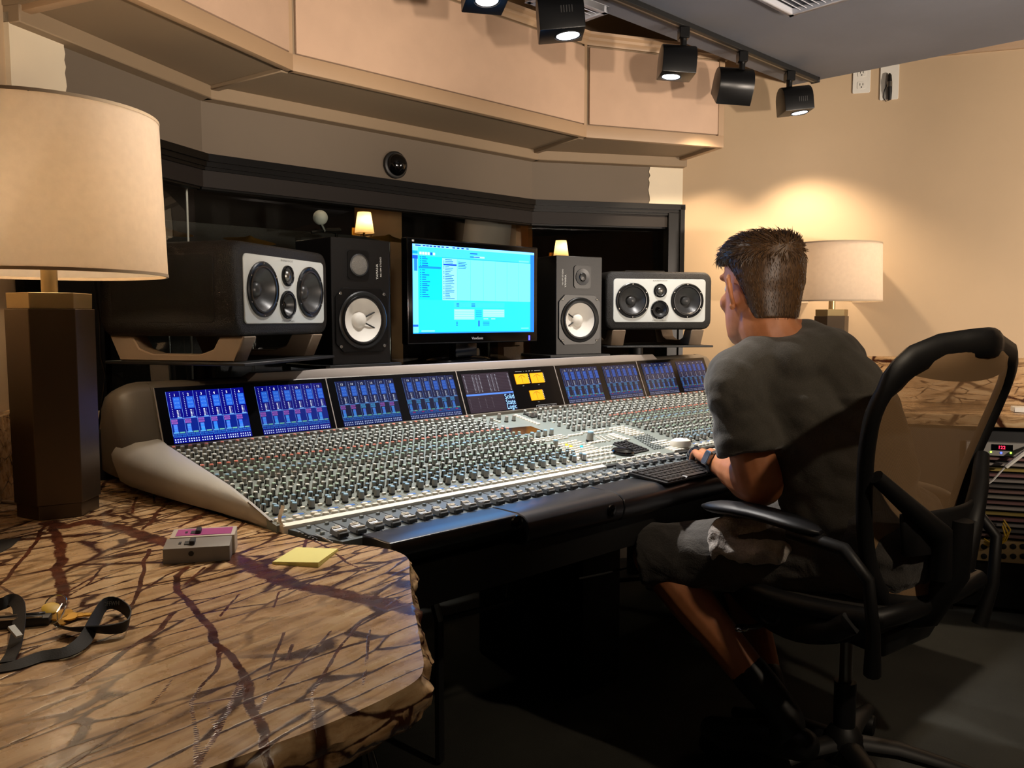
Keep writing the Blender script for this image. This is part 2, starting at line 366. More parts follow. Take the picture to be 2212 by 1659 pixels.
m = MB(); fp = [(.790, 1.290), (X1, 1.290), (X1, 1.43), (.742, 1.43)]; m.loft([[(x, y, fz(y) - .05) for x, y in fp], [(x, y, fz(y)) for x, y in fp]]); m.build('fader_panel', M['con_fader'], con, True, smooth=0)
# screen housing: extruded profile with black fascia
SA = Vector((0, 2.0, .838)); SB = Vector((0, 2.058, .982)); SD = (SB - SA).normalized(); SN = Vector((0, -SD.z, SD.y)); SL = (SB - SA).length
def sp(x, w, h=0): p = SA + SD * w + SN * h; return Vector((x, p.y, p.z))
SF = lambda x, w, h=0: Matrix(((1, 0, 0, sp(x, w, h).x), (0, SD.y, SN.y, sp(x, w, h).y), (0, SD.z, SN.z, sp(x, w, h).z), (0, 0, 0, 1)))
prof = [(2.004, .80), (2.004, .836), (2.06, .983), (2.075, .993), (2.11, .996), (2.16, .98), (2.20, .93), (2.20, .60), (2.05, .60)]
m = MB(); m.loft([[(x, y, z) for y, z in prof] for x in (X0, X1)]); m.build('screen_housing', M['con_body'], con, True)
m = MB(); m.loft([[sp(X0 + .004, 0, .004), sp(X0 + .004, SL, .004), sp(X0 + .004, SL, -.01), sp(X0 + .004, 0, -.01)], [sp(X1, 0, .004), sp(X1, SL, .004), sp(X1, SL, -.01), sp(X1, 0, -.01)]])
m.build('screen_fascia', M['con_black'], con, True, smooth=0)
m = MB(); zt = .9965
m.loft([[(.98, 2.064, zt - .012), (2.775, 2.064, zt - .012), (2.775, 2.11, zt - .004), (.98, 2.11, zt - .004)], [(1.01, 2.068, zt + .011), (2.745, 2.068, zt + .011), (2.745, 2.11, zt + .011), (1.01, 2.11, zt + .011)]])
m.build('top_strip', M['con_top'], con, True, bevel=(.002, 2))
m = MB(); m.box(X0, 1.30, .62, X1, 2.2, .70); m.box(X0 + .02, 1.55, .50, X1 - .02, 2.15, .63); m.build('console_body', M['black_soft'], con, True)
for x in (.95, 1.91, 2.87):
    MB().box(x - .09, 1.62, 0, x + .09, 2.1, .52).build('pedestal', M['black_soft'], con, True, bevel=(.01, 2))
m = MB(); slab(m, X0, X1, 1.988, 2.0035, lambda y: kz(y) + .009, .012); m.build('rear_lip', M['con_body'], con, True)
# cheeks and end caps (left is seen, right mirrors it)
def cheek(mirror):
    fx = (lambda x: x) if not mirror else (lambda x: X0 + X1 - x)
    rings = []
    for y, xo, zb in ((2.09, .645, .765), (2.04, .632, .755), (1.98, .634, .752), (1.88, .650, .750), (1.76, .674, .748), (1.64, .700, .748), (1.54, .722, .747), (1.45, .735, .747)):
        zt = kz(y) + .020 - max(0, 1.6 - y) * .1 if y < 2.0 else kz(y) + .026; h = zt - zb
        rings.append([(fx(X0 + .006), y, zt - .004), (fx(X0 - .004), y, zt), (fx(X0 + (xo - X0) * .55), y, zt - h * .05), (fx(X0 + (xo - X0) * .9), y, zt - h * .2), (fx(xo), y, zt - h * .45), (fx(X0 + (xo - X0) * .85), y, zb + h * .12), (fx(X0 + (xo - X0) * .4), y, zb), (fx(X0 + .006), y, zb)])
    m = MB(); m.loft(rings); m.build('end_cheek', M['con_cheek'], con, True, smooth=60)
    pr = [(2.004, .835), (2.058, .975), (2.07, .990), (2.10, .997), (2.15, .985), (2.19, .945), (2.20, .88), (2.2, .75), (2.02, .75)]
    cy, cz = 2.10, .87; rings = []
    for x, k in ((X0 + .004, 1), (.712, 1), (.690, .97), (.668, .9), (.650, .78), (.645, .6)): rings.append([(fx(x), cy + (y - cy) * k, cz + (z - cz) * k) for y, z in pr])
    m = MB(); m.loft(rings); m.build('end_cap', M['con_body'], con, True, smooth=60)
cheek(False); cheek(True)
# padded armrest in three lengths
prof = [(1.291, .70), (1.291, .751), (1.25, .752), (1.212, .752), (1.192, .747), (1.180, .737), (1.176, .72), (1.180, .70), (1.195, .686), (1.291, .676)]
flat = [(1.291, .70), (1.291, .7505), (1.25, .7515), (1.203, .7515), (1.1995, .7495), (1.1995, .724), (1.203, .721), (1.22, .705), (1.24, .695), (1.291, .69)]
for i, (a, b) in enumerate(((.832, 1.155), (1.157, 1.462), (1.465, 2.36), (2.363, 3.09))):
    m = MB(); m.loft([[(x, y, z) for y, z in (flat if i == 0 else prof)] for x in (a, a + .004, b - .004, b)]); m.build('armrest_pad', M['arm_leather'], con, True, bevel=(.002, 1))
m = MB(); m.box(.84, 1.235, .60, 3.08, 1.275, .685); m.build('armrest_apron', M['black_soft'], con, True)
for px, py in ((1320, 1103), (1115, 1128)):
    p = atPlane(px, py, (0, 1.177, .715), (0, 1, 0)); MB().lathe([(.014, 0), (.014, .004), (.009, .006), (.001, .006)], 16, frame(p, (0, -1, 0))).build('armrest_bolt', M['black_gloss'], con, True)
# ---- pieces on the panels
PIECES = {'knob': [], 'button': []}     # (variant, matrix)
meshes = {}
def knob_mb(cap, stripe, s=1.0):
    m = MB(); R_ = .0052 * s; m.m = 1; m.lathe([(R_ * 1.12, 0), (R_ * 1.12, .003 * s)], 10); m.m = 0; m.lathe([(R_ * 1.02, .003 * s), (R_ * .92, .0142 * s)], 10, cap=False)
    m.m = 2; m.lathe([(R_ * .92, .0142 * s), (R_ * .8, .0160 * s)], 10)
    if stripe: m.m = 1; m.box(-.0011 * s, -R_ * 1.12, .002 * s, .0011 * s, -R_ * .2, .0146 * s); m.m = 3; m.box(-.0006 * s, -R_ * .9, .0160 * s, .0006 * s, 0, .0164 * s)
    return m
def button_mb(kind):
    m = MB()
    if kind.startswith('oval'): m.lathe([(.0068, 0), (.0068, .0034), (.0056, .005), (.001, .0053)], 12, sx=1.22, sy=.74)
    elif kind.startswith('round'): m.lathe([(.0050, 0), (.0050, .003), (.0040, .0043), (.001, .0046)], 10)
    elif kind == 'square': m.loft([[(-.0068, -.0055, 0), (.0068, -.0055, 0), (.0068, .0055, 0), (-.0068, .0055, 0)], [(-.0068, -.0055, .003), (.0068, -.0055, .003), (.0068, .0055, .003), (-.0068, .0055, .003)], [(-.0056, -.0043, .0045), (.0056, -.0043, .0045), (.0056, .0043, .0045), (-.0056, .0043, .0045)]])
    elif kind == 'bar': m.box(-.010, -.003, 0, .010, .003, .004)
    elif kind == 'small': m.box(-.0042, -.0026, 0, .0042, .0026, .0042)
    elif kind == 'grey': m.box(-.0034, -.0028, 0, .0034, .0028, .0048)
    elif kind == 'key': m.loft([[(-.0043, -.0065, 0), (.0043, -.0065, 0), (.0043, .0065, 0), (-.0043, .0065, 0)], [(-.0036, -.0056, .0035), (.0036, -.0056, .0035), (.0036, .0056, .0035), (-.0036, .0056, .0035)]])
    return m
BM = {'oval': 'btn', 'round': 'btn', 'round_y': 'btn_yellow', 'round_c': 'btn_cyan', 'square': 'btn', 'bar': 'btn', 'small': 'btn', 'grey': 'btn_grey', 'key': 'key_top'}
def kmat(x, y, n=KN, yd=KY, z=None): p = kp(x, y) if z is None else Vector((x, y, z)); return frame(p, n, (1, 0, 0))
def add_knob(cap, stripe, x, y, s=1.0): PIECES['knob'].append(((cap, stripe, round(s, 2)), kmat(x, y) @ Rz(random.uniform(-70, 70))))
def add_btn(kind, x, y): PIECES['button'].append((kind, kmat(x, y)))
ROWS = [1.512, 1.537, 1.563, 1.589, 1.622, 1.652, 1.677, 1.702, 1.727, 1.752, 1.777, 1.803, 1.829, 1.855, 1.881, 1.907, 1.936, 1.966]
RC = [('blue', 1), ('blue', 1), ('green', 1), ('white', 1), ('green', 1), ('white', 1), ('brown', 0), ('green', 0), ('blue', 0), ('green', 0), ('green', 0), ('orange', 0), ('white', 1), ('white', 1), ('white', 1), ('white', 1), ('white', 0), ('orange', 0)]
def channel(x):
    for i, (y, (c, st)) in enumerate(zip(ROWS, RC)):
        add_knob(c if i != 17 else 'orange', st, x - .0095, y)
        if i not in (6, 10): add_knob(c if i != 17 else 'white', st, x + .0100, y + (.009 if i % 2 else .004) - .012)
        if i in (4, 7, 12, 15, 16): add_btn('small', x + .0005, y + .013)
    add_knob('blue', 0, x + .004, 1.486, 1.18); add_btn('small', x - .013, 1.492)
    add_btn('oval', x - .0095, 1.453); add_btn('oval', x - .0095, 1.4405); add_btn('oval', x + .009, 1.4405)
CHX = [X0 + .004 + PITCH * (i + .5) for i in range(24)] + [2.147 + PITCH * (i + .5) for i in range(24)]
for x in CHX: channel(x)
for a in range(24):      # scribble displays and channel separators on the panel
    pass
lab = MB(); sep = MB()
for i, x in enumerate(CHX):
    if i % 1 == 0: lab.M = kmat(x + .003, 1.4665); lab.box(-.011, -.0035, -.001, .011, .0035, .0006)
    sep.M = Matrix(); xs = x - PITCH / 2; sep.loft([[kp(xs - .0005, 1.432, -.001), kp(xs + .0005, 1.432, -.001), kp(xs + .0005, 1.5, -.001), kp(xs - .0005, 1.5, -.001)], [kp(xs - .0005, 1.432, .0005), kp(xs + .0005, 1.432, .0005), kp(xs + .0005, 1.5, .0005), kp(xs - .0005, 1.5, .0005)]])
lab.build('scribble_display', M['led_label'], con, True, smooth=0)['kind'] = 'stuff'
sep.build('channel_line', M['con_top'], con, True, smooth=0)['kind'] = 'stuff'
# ---- centre section (positions read off the panel)
def c2d(a, b): return kpx(1180 + a / 6.144, 880 + b / 6.144)
def c2c(a, b): return kpx(980 + a / 6.9125, 780 + b / 6.9125)
def grid(kind, o, xv, yv, nx, ny, skip=(), conv=c2d):
    for j in range(ny):
        for i in range(nx):
            if (i, j) in skip: continue
            u = i / max(1, nx - 1); v = j / max(1, ny - 1)
            p = conv(o[0] + xv[0] * u + yv[0] * v, o[1] + xv[1] * u + yv[1] * v)
            k = kind(i, j) if callable(kind) else kind
            if k: add_btn(k, p.x, p.y)
grid(lambda i, j: 'round_y' if (i, j) in ((4, 1), (4, 2)) else 'round_c' if (i, j) == (6, 3) else 'round', (40, 520), (350, -70), (330, 120), 9, 7)
grid('square', (350, 655), (440, -75), (70, 30), 8, 2)
grid('oval', (310, 385), (150, -20), (10, 10), 4, 1); grid('oval', (480, 345), (280, -42), (85, 25), 6, 2)
grid('oval', (860, 290), (150, -24), (260, 85), 4, 6); grid('square', (590, 480), (150, -25), (10, 10), 4, 1)
grid('small', (660, 400), (60, -8), (110, 60), 2, 6); grid('small', (800, 390), (60, -10), (90, 40), 2, 5)
grid('square', (850, 370), (40, -6), (190, 65), 2, 5)
grid(lambda i, j: 'small' if (i + j) % 2 else 'grey', (1170, 395), (160, -28), (0, 0), 5, 1); grid('grey', (1180, 410), (180, -30), (250, 150), 6, 9)
grid('square', (1420, 480), (160, -30), (110, 40), 5, 3); grid('square', (1610, 550), (150, -28), (90, 30), 5, 3)
grid('square', (580, 715), (300, -52), (0, 0), 5, 1); grid('oval', (630, 770), (860, -150), (0, 0), 14, 1); grid('round', (740, 545), (120, -20), (80, 40), 4, 2)
for k in range(3): grid('bar', (1150 + k * 45, 1195 + k * 18), (430, -75), (0, 0), 6, 1, conv=c2c)
grid('oval', (930, 820), (0, 0), (330, 130), 1, 9, conv=c2c); grid('small', (560, 880), (120, 40), (0, 0), 4, 1, conv=c2c)
for a, b, c, s in ((450, 895, 'white', 1.2), (675, 870, 'brown', 1.2), (785, 910, 'brown', 1.2), (895, 895, 'brown', 1.2), (560, 935, 'brown', 1.2), (1165, 1165, 'blue', 1.3), (1260, 1140, 'blue', 1.3), (1360, 1125, 'blue', 1.3), (1455, 1110, 'blue', 1.3), (1515, 1295, 'blue', 1.5)):
    p = c2c(a, b); add_knob(c, 0, p.x, p.y, s)
p = c2d(575, 455); add_knob('blue', 0, p.x, p.y, 2.0)
for j, y in enumerate((1.735, 1.765, 1.797, 1.829, 1.862, 1.896, 1.93, 1.962)):
    for i in range(10):
        x = 1.90 + i * .0245 + (j % 2) * .008
        if (i + j) % 5 != 3: add_knob('white' if j % 3 else 'brown', j % 2, x, y, 1.0)
        add_btn('small', x + .011, y + .010)
def panel_poly(mb, pts, h0, h1): mb.loft([[p + KN * h0 for p in pts], [p + KN * h1 for p in pts]])
m = MB(); panel_poly(m, [c2c(*q) for q in ((680, 1015), (890, 1115), (1350, 1050), (1150, 975))], -.004, .0012); m.build('touch_display', M['con_black'], con, True, smooth=0)
m = MB(); panel_poly(m, [c2c(*q) for q in ((1050, 800), (1170, 855), (1300, 835), (1190, 785))], -.004, .004); m.build('black_tray', M['black'], con, True, smooth=0)
p = c2d(1012, 610); m = MB(); m.lathe([(.032, 0), (.033, .006), (.030, .010), (.012, .0115), (.001, .0115)], 32, frame(p, KN)); m.build('jog_wheel', M['black_gloss'], con, True)
ko, kx, ky = (905, 495), (150, -28), (280, 110); m = MB()
panel_poly(m, [c2d(ko[0] - 22, ko[1] + 2), c2d(ko[0] + ky[0] - 10, ko[1] + ky[1] + 16), c2d(ko[0] + kx[0] + ky[0] + 28, ko[1] + kx[1] + ky[1] + 2), c2d(ko[0] + kx[0] + 8, ko[1] + kx[1] - 12)], -.002, .004); m.build('keypad', M['black_soft'], con, True, smooth=0)
for j in range(5):
    for i in range(4):
        p = c2d(ko[0] + kx[0] * (i + .3) / 3.6 + ky[0] * (j + .2) / 4.6, ko[1] + kx[1] * (i + .3) / 3.6 + ky[1] * (j + .2) / 4.6)
        PIECES['button'].append(('key', frame(p + KN * .004, KN, (1, 0, 0))))
# nearest 300 of each are parts of their own, the rest one part
for kind, lst in PIECES.items():
    lst.sort(key=lambda e: (e[1].translation - Vector(CC)).length); rest = MB(); mats = []; cache = {}; mats_of = {}
    for i, (var, Fm) in enumerate(lst):
        if var not in cache:
            if kind == 'knob': mb = knob_mb(*var); ml = [M['k_body'], M['k_dark'], M['cap_' + var[0]], M['line_white']]
            else: mb = button_mb(var); ml = [M[BM[var]]]
            me_o = mb.build(kind, ml); me = me_o.data; bpy.data.objects.remove(me_o); cache[var] = (mb, me, ml)
        mb, me, ml = cache[var]
        if i < 300:
            o = link(kind, me, con, True); o.matrix_basis = Fm
        else:
            for x in ml:
                if x not in mats: mats.append(x)
            b = len(rest.v); rest.v += [Fm @ v for v in mb.v]; rest.f += [tuple(b + k for k in f) for f in mb.f]; rest.mi += [mats.index(ml[k]) for k in mb.mi]; rest.col += [None] * len(mb.f)
    rest.build('far_%ss' % kind, mats, con, True)['kind'] = 'stuff'
# ---- fader section
m = MB(); m.loft([[(X0 + .006, 1.414, fz(1.414) - .01), (X0 + .006, 1.414, .7582), (X0 + .006, 1.430, .7608), (X0 + .006, 1.430, .73)], [(1.682, 1.414, fz(1.414) - .01), (1.682, 1.414, .7582), (1.682, 1.430, .7608), (1.682, 1.430, .73)]])
m.build('label_tape', M['tape'], con, True, smooth=0)
m = MB(); m.box(1.682, 1.414, .73, X1, 1.431, .7575); m.build('dark_rail', M['k_dark'], con, True)
FX = CHX[:24] + [1.690 + PITCH * (i + .5) for i in range(11)] + CHX[24:]
capm = MB(); q = [(-.017, 0), (-.017, .008), (-.012, .013), (-.006, .010), (0, .009), (.006, .010), (.012, .013), (.017, .008), (.017, 0)]
capm.loft([[(-.0095, y, z) for y, z in q], [(.0095, y, z) for y, z in q]]); capm.m = 1
for y, z in ((-.0125, .0132), (-.009, .0119), (.009, .0119), (.0125, .0132)): capm.box(-.0085, y - .0012, z - .002, .0085, y + .0012, z + .0007)
capm.m = 2; capm.box(-.0097, -.0175, 0, .0097, -.010, .0065)
cap_o = capm.build('fader_cap', [mat('silver_fader_cap', '#8d9194', .35, .3), M['tape'], M['k_dark']]); cap_me = cap_o.data; bpy.data.objects.remove(cap_o)
slot = MB(); tick = MB(); fbtn = []
for i, x in enumerate(FX):
    cx = x + .006
    slot.loft([[(cx - .0012, y, fz(y) - .002), (cx + .0012, y, fz(y) - .002), (cx + .0012, y, fz(y) + .0006), (cx - .0012, y, fz(y) + .0006)] for y in (1.300 if i > 1 else 1.33, 1.41)])
    tick.loft([[(cx + .0125, y, fz(y) - .002), (cx + .0133, y, fz(y) - .002), (cx + .0133, y, fz(y) + .0006), (cx + .0125, y, fz(y) + .0006)] for y in (1.298, 1.36)])
    for k in range(7): y = 1.31 + .013 * k; tick.M = T(cx - .006, y, fz(y)); tick.box(-.0022, -.0008, 0, .0022, .0008, .0006)
    tick.M = Matrix()
    y = 1.320 if i < 24 else 1.385 if i < 30 else 1.372 - .02 * ((i * 7) % 3)
    if i == 0: continue
    o = link('fader_cap', cap_me, con, True); o.matrix_basis = frame((cx, y, fz(y) + .003), FN, (1, 0, 0))
    for y, dx in ((1.400, -.016), (1.372, -.012), (1.350, -.016)): fbtn.append((x + dx, y))
slot.build('fader_slots', M['slot'], con, True, smooth=0)['kind'] = 'stuff'
tick.build('panel_marks', M['line_white'], con, True, smooth=0)['kind'] = 'stuff'
bm_ = MB()
for x, y in fbtn: bm_.M = frame((x + .004, y, fz(y)), FN, (1, 0, 0)); bm_.box(-.0034, -.0028, 0, .0034, .0028, .005)
bm_.build('fader_buttons', M['btn_grey'], con, True, smooth=0)['kind'] = 'stuff'
# curled end of the label tape
m = MB(); pts = [(0, 0), (.012, .001), (.02, .006), (.021, .014), (.014, .022), (.006, .030), (.002, .036)]
p = Vector((X0 + .012, 1.424, .761))
m.loft([[p + Vector((-a * .4, y, b)) for a, b in pts] for y in (-.007, .007)], closed=False); m.build('tape_curl', M['tape'], con, True)
# ---- screens
def rect(m, x0, w0, x1, w1, c, h): m.c = c; m.add([sp(x0, w0, h), sp(x1, w0, h), sp(x1, w1, h), sp(x0, w1, h)], [(0, 1, 2, 3)])
W0, W1 = .010, .143
def screen(x0, x1, ch0, tint, mode):
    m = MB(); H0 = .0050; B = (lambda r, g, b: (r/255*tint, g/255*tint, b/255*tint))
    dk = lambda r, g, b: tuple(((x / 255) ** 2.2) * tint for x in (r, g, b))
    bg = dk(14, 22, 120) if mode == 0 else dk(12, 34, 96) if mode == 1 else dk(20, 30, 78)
    rect(m, x0, W0, x1, W1, bg, H0); cw = (x1 - x0) / 6; Hh = W1 - W0
    Y = lambda f: W0 + Hh * f
    for k in range(6):
        a = x0 + cw * k; U = lambda f: a + cw * f; r = random.Random(ch0 * 10 + k)
        rect(m, U(0), Y(.14), U(.02), Y(1), dk(110, 150, 230), H0 + .0003)
        rect(m, U(.03), Y(.48), U(1), Y(.99), dk(12, 12, 110) if mode == 0 else dk(10, 26, 74), H0 + .0002)
        rect(m, U(.03), Y(.20), U(1), Y(.465), dk(14, 34, 120) if mode == 0 else dk(10, 22, 58), H0 + .0002)
        for j in range(14): rect(m, U(.25), Y(.965 - j * .034), U(.305), Y(.965 - j * .034 - .012), dk(190, 205, 245), H0 + .0004)
        m.c = dk(235, 242, 255); F_ = SF(U(.62), Y(.93), H0 + .0005); m.text(str(ch0 + k), F_, .0068)
        rect(m, U(.45), Y(.66), U(.95), Y(.885), dk(40, 92, 200), H0 + .0003)
        for j in range(3): rect(m, U(.55), Y(.69 + j * .07), U(.85), Y(.712 + j * .07), dk(96, 150, 235), H0 + .0004); rect(m, U(.58), Y(.694 + j * .07), U(.82), Y(.708 + j * .07), dk(34, 84, 190), H0 + .0005)
        for j in range(5):
            rect(m, U(.58), Y(.63 - j * .027), U(.70), Y(.617 - j * .027), dk(225, 235, 255), H0 + .0004); rect(m, U(.78), Y(.63 - j * .027), U(.81), Y(.622 - j * .027), dk(190, 210, 255), H0 + .0004)
        rect(m, U(.55), Y(.495), U(.9), Y(.482), dk(120, 180, 255), H0 + .0004)
        rect(m, U(0), Y(.468), U(1), Y(.475), dk(110, 160, 240), H0 + .0003)
        cy = (ch0 + k) >= 15 and not (ch0 + k in (17, 18)); pc = dk(60, 150, 200) if cy else dk(148, 84, 165)
        for j in range(2): rect(m, U(.06), Y(.455 - j * .045), U(.50), Y(.42 - j * .045), pc, H0 + .0004); rect(m, U(.12), Y(.443 - j * .045), U(.44), Y(.431 - j * .045), dk(60, 60, 150), H0 + .0005)
        for j in range(9):
            w = .06 * (1 - j / 14); rect(m, U(.16), Y(.36 - j * .016), U(.44), Y(.36 - (j + 1) * .016), dk(60 + r.randint(-18, 18), 120 + r.randint(-20, 20), 215), H0 + .0003)
        rect(m, U(.08), Y(.215), U(.48), Y(.19), dk(80, 150, 205), H0 + .0004); rect(m, U(.54), Y(.215), U(.92), Y(.19), dk(96, 165, 150), H0 + .0004)
        red = 19 <= ch0 + k <= 48 and ch0 + k > 18
        for row, yy in ((0, .155), (1, .118)):
            for j in range(3): rect(m, U(.05 + j * .32), Y(yy), U(.31 + j * .32), Y(yy + .022), dk(220, 60, 90) if (red and row == 0 and j == 1) else dk(50, 120, 200), H0 + .0003); rect(m, U(.08 + j * .32), Y(yy + .005), U(.28 + j * .32), Y(yy + .017), dk(20, 40, 140), H0 + .0004)
        for row in range(2):
            for j in range(5): rect(m, U(.08 + j * .18), Y(.085 - row * .045), U(.16 + j * .18), Y(.062 - row * .045), dk(190, 205, 245), H0 + .0004)
    m.build('screen', M['screen'], con, True, smooth=0)
sx = [(BAYS[0] + .026, BAYS[0] + .226), (BAYS[0] + .258, BAYS[0] + .458)]
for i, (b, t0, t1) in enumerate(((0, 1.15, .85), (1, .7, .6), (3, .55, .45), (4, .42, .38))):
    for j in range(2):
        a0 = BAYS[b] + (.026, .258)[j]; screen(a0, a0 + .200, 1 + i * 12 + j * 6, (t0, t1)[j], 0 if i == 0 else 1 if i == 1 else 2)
for b in BAYS[:5]:
    m = MB(); m.loft([[sp(b - .0015, 0, .0035), sp(b + .0015, 0, .0035), sp(b + .0015, SL, .0035), sp(b - .0015, SL, .0035)], [sp(b - .0015, 0, .0055), sp(b + .0015, 0, .0055), sp(b + .0015, SL, .0055), sp(b - .0015, SL, .0055)]]); m.build('bay_divider', M['con_top'], con, True, smooth=0)
# centre meter screen
m = MB(); cx0, cx1 = 1.704, 1.912; H0 = .005; dk = lambda r, g, b, t=.5: tuple(((x / 255) ** 2.2) * t for x in (r, g, b)); Y = lambda f: W0 + (W1 - W0) * f; U = lambda f: cx0 + (cx1 - cx0) * f
rect(m, cx0, W0, cx1, W1, dk(66, 50, 62), H0)
for j in range(11): rect(m, U(.02), Y(.96 - j * .04), U(.98), Y(.956 - j * .04), dk(112, 96, 112), H0 + .0003)
for u in (.03, .20, .27, .34, .52, .60, .68, .96):
    for j in range(13): rect(m, U(u), Y(.95 - j * .035), U(u + .022), Y(.935 - j * .035), dk(200, 200, 215), H0 + .0004)
for u in (.235, .305, .56, .64): rect(m, U(u), Y(.5), U(u + .004), Y(.98), dk(160, 150, 165), H0 + .0004)
rect(m, U(0), Y(.43), U(1), Y(.475), dk(90, 140, 235, .9), H0 + .0004)
for j in range(9): rect(m, U(.02), Y(.40 - j * .04), U(.76), Y(.397 - j * .04), dk(100, 84, 96), H0 + .0003)
for u in (.04, .22, .36, .5):
    for j in range(8): rect(m, U(u), Y(.36 - j * .035), U(u + .012), Y(.352 - j * .035), dk(160, 155, 165), H0 + .0004)
rect(m, U(.77), Y(0), U(1), Y(.425), dk(12, 26, 70), H0 + .0004); m.c = dk(150, 200, 255, 1.6)
for j, s in enumerate(('Solid', 'State', 'Logic')): m.text(s, SF(U(.885), Y(.35 - j * .145), H0 + .0008), .0175 if s != 'Logic' else .021, .042)
m.build('meter_screen', M['screen'], con, True, smooth=0)
# amber needle meters and badge
for u, w in ((1.968, .112), (2.042, .112), (2.018, .050)):
    v = MB(); v.loft([[sp(u - .031, w - .016, h), sp(u + .031, w - .016, h), sp(u + .031, w + .020, h), sp(u - .031, w + .020, h)] for h in (.003, .0062)]); vo = v.build('needle_meter', M['vu'], con, True, smooth=0)
    v = MB(); v.M = SF(u, w - .012, .0066); pts = [(.022 * math.cos(t_), .026 * math.sin(t_), 0) for t_ in [PI * (.25 + .5 * k / 10) for k in range(11)]]; v.tube(pts, .0006, 4); v.tube([(0, 0, 0), (-.002, .023, 0)], .0005, 4); v.build('needle', M['slot'], vo, True)
    v = MB(); v.M = SF(u + .034, w, .0045)
    for k in range(6): v.box(-.001, -.014 + k * .006, 0, .001, -.011 + k * .006, .001)
    v.build('peak_leds', M['line_white'], vo, True, smooth=0)
m = MB(); F_ = SF(2.052, .010, .0052); m.c = (.55, .55, .55); m.text('Solid State Logic · Oxford · England', F_, .0052, .085)
for a, b, c, d in ((-.05, -.006, .05, -.0053), (-.05, .0053, .05, .006), (-.05, -.006, -.0493, .006), (.0493, -.006, .05, .006)): m.add([F_ @ Vector(q) for q in ((a, b, 0), (c, b, 0), (c, d, 0), (a, d, 0))], [(0, 1, 2, 3)])
for x, t_ in ((1.966, 'LEFT'), (2.042, 'RIGHT')): m.text(t_, SF(x, .089, .0052), .0022)
m.text('PHASE', SF(2.018, .027, .0052), .0022); m.c = (.6, .6, .6); 
for k in range(4): m.text(('VU', 'PPM', 'PEAK', 'RMS')[k], SF(1.985 + k * .014, .141, .0052), .0022)
for a, b in ((1.945, 1.976), (2.036, 2.068)): m.add([sp(a, .1405, .0052), sp(b, .1405, .0052), sp(b, .1413, .0052), sp(a, .1413, .0052)], [(0, 1, 2, 3)])
m.build('printed_legend', M['print'], con, True, smooth=0)
# ================================================================ speakers
M['plate'] = mat('pale_grey_baffle_plate', '#c2c6c2', .4); M['cone'] = mat('grey_speaker_cone', '#3d3d3d', .35, .2); M['cone_white'] = mat('white_paper_cone', '#d8d3ca', .6, bump=(120, .2, .001))
M['rubber'] = mat('black_rubber_surround', '#0a0a0a', .35); M['spk_cab'] = mat('black_textured_cabinet', '#110f0c', .55, bump=(330, .8, .003)); M['spk_side'] = mat('dark_fabric_side_panel', '#161410', .9, bump=(500, .4, .002))
M['foam_stand'] = mat('taupe_foam_stand', '#8a7763', .7, bump=(200, .2, .001)); M['ink_grey'] = mat('grey_ink', '#7d7d78', .6); M['ink_white'] = mat('white_ink', '#c9c9c4', .6)
def rrect(w, h, r, n=5):
    pts = []
    for cx, cy, a0 in ((w/2-r, h/2-r, 0), (-w/2+r, h/2-r, 90), (-w/2+r, -h/2+r, 180), (w/2-r, -h/2+r, 270)):
        for k in range(n + 1): a = math.radians(a0 + 90 * k / n); pts.append((cx + r * math.cos(a), cy + r * math.sin(a)))
    return pts
FRONT = Matrix(((1, 0, 0, 0), (0, 0, -1, 0), (0, 1, 0, 0), (0, 0, 0, 1)))      # local xy -> xz plane, z -> -y (out of the front)
def driver(root, x, z, r, y, cone='cone', frame_='rubber', screws=6, dust=.3, dustmat=None, depth=.35):
    F = T(x, y, z) @ FRONT
    f = MB(F).lathe([(r, 0), (r, .004), (r * .96, .006), (r * .9, .004), (r * .86, .003)], 36, cap=False).build('driver_frame', M[frame_], root)
    MB(F).lathe([(r * .87, .002), (r * .84, .006), (r * .79, .0065), (r * .75, .002)], 36, cap=False).build('surround', M['rubber'], f)
    MB(F).lathe([(r * .76, .003), (r * .5, -r * depth * .6), (r * .18, -r * depth), (.001, -r * depth)], 36, cap=False).build('cone', M[cone], f)
    MB(F).lathe([(r * dust, -r * depth * .92), (r * dust * .9, -r * depth * .92 + r * dust * .35), (r * dust * .55, -r * depth * .92 + r * dust * .62), (.0005, -r * depth * .92 + r * dust * .7)], 24, cap=False).build('dust_cap', M[dustmat or cone], f)
    for k in range(screws):
        a = 2 * PI * (k + .5) / screws; MB(F @ T(r * .93 * math.cos(a), r * .93 * math.sin(a), .004)).lathe([(r * .03 + .001, 0), (r * .03, .002)], 8).build('screw', M['steel'], f)
    return f
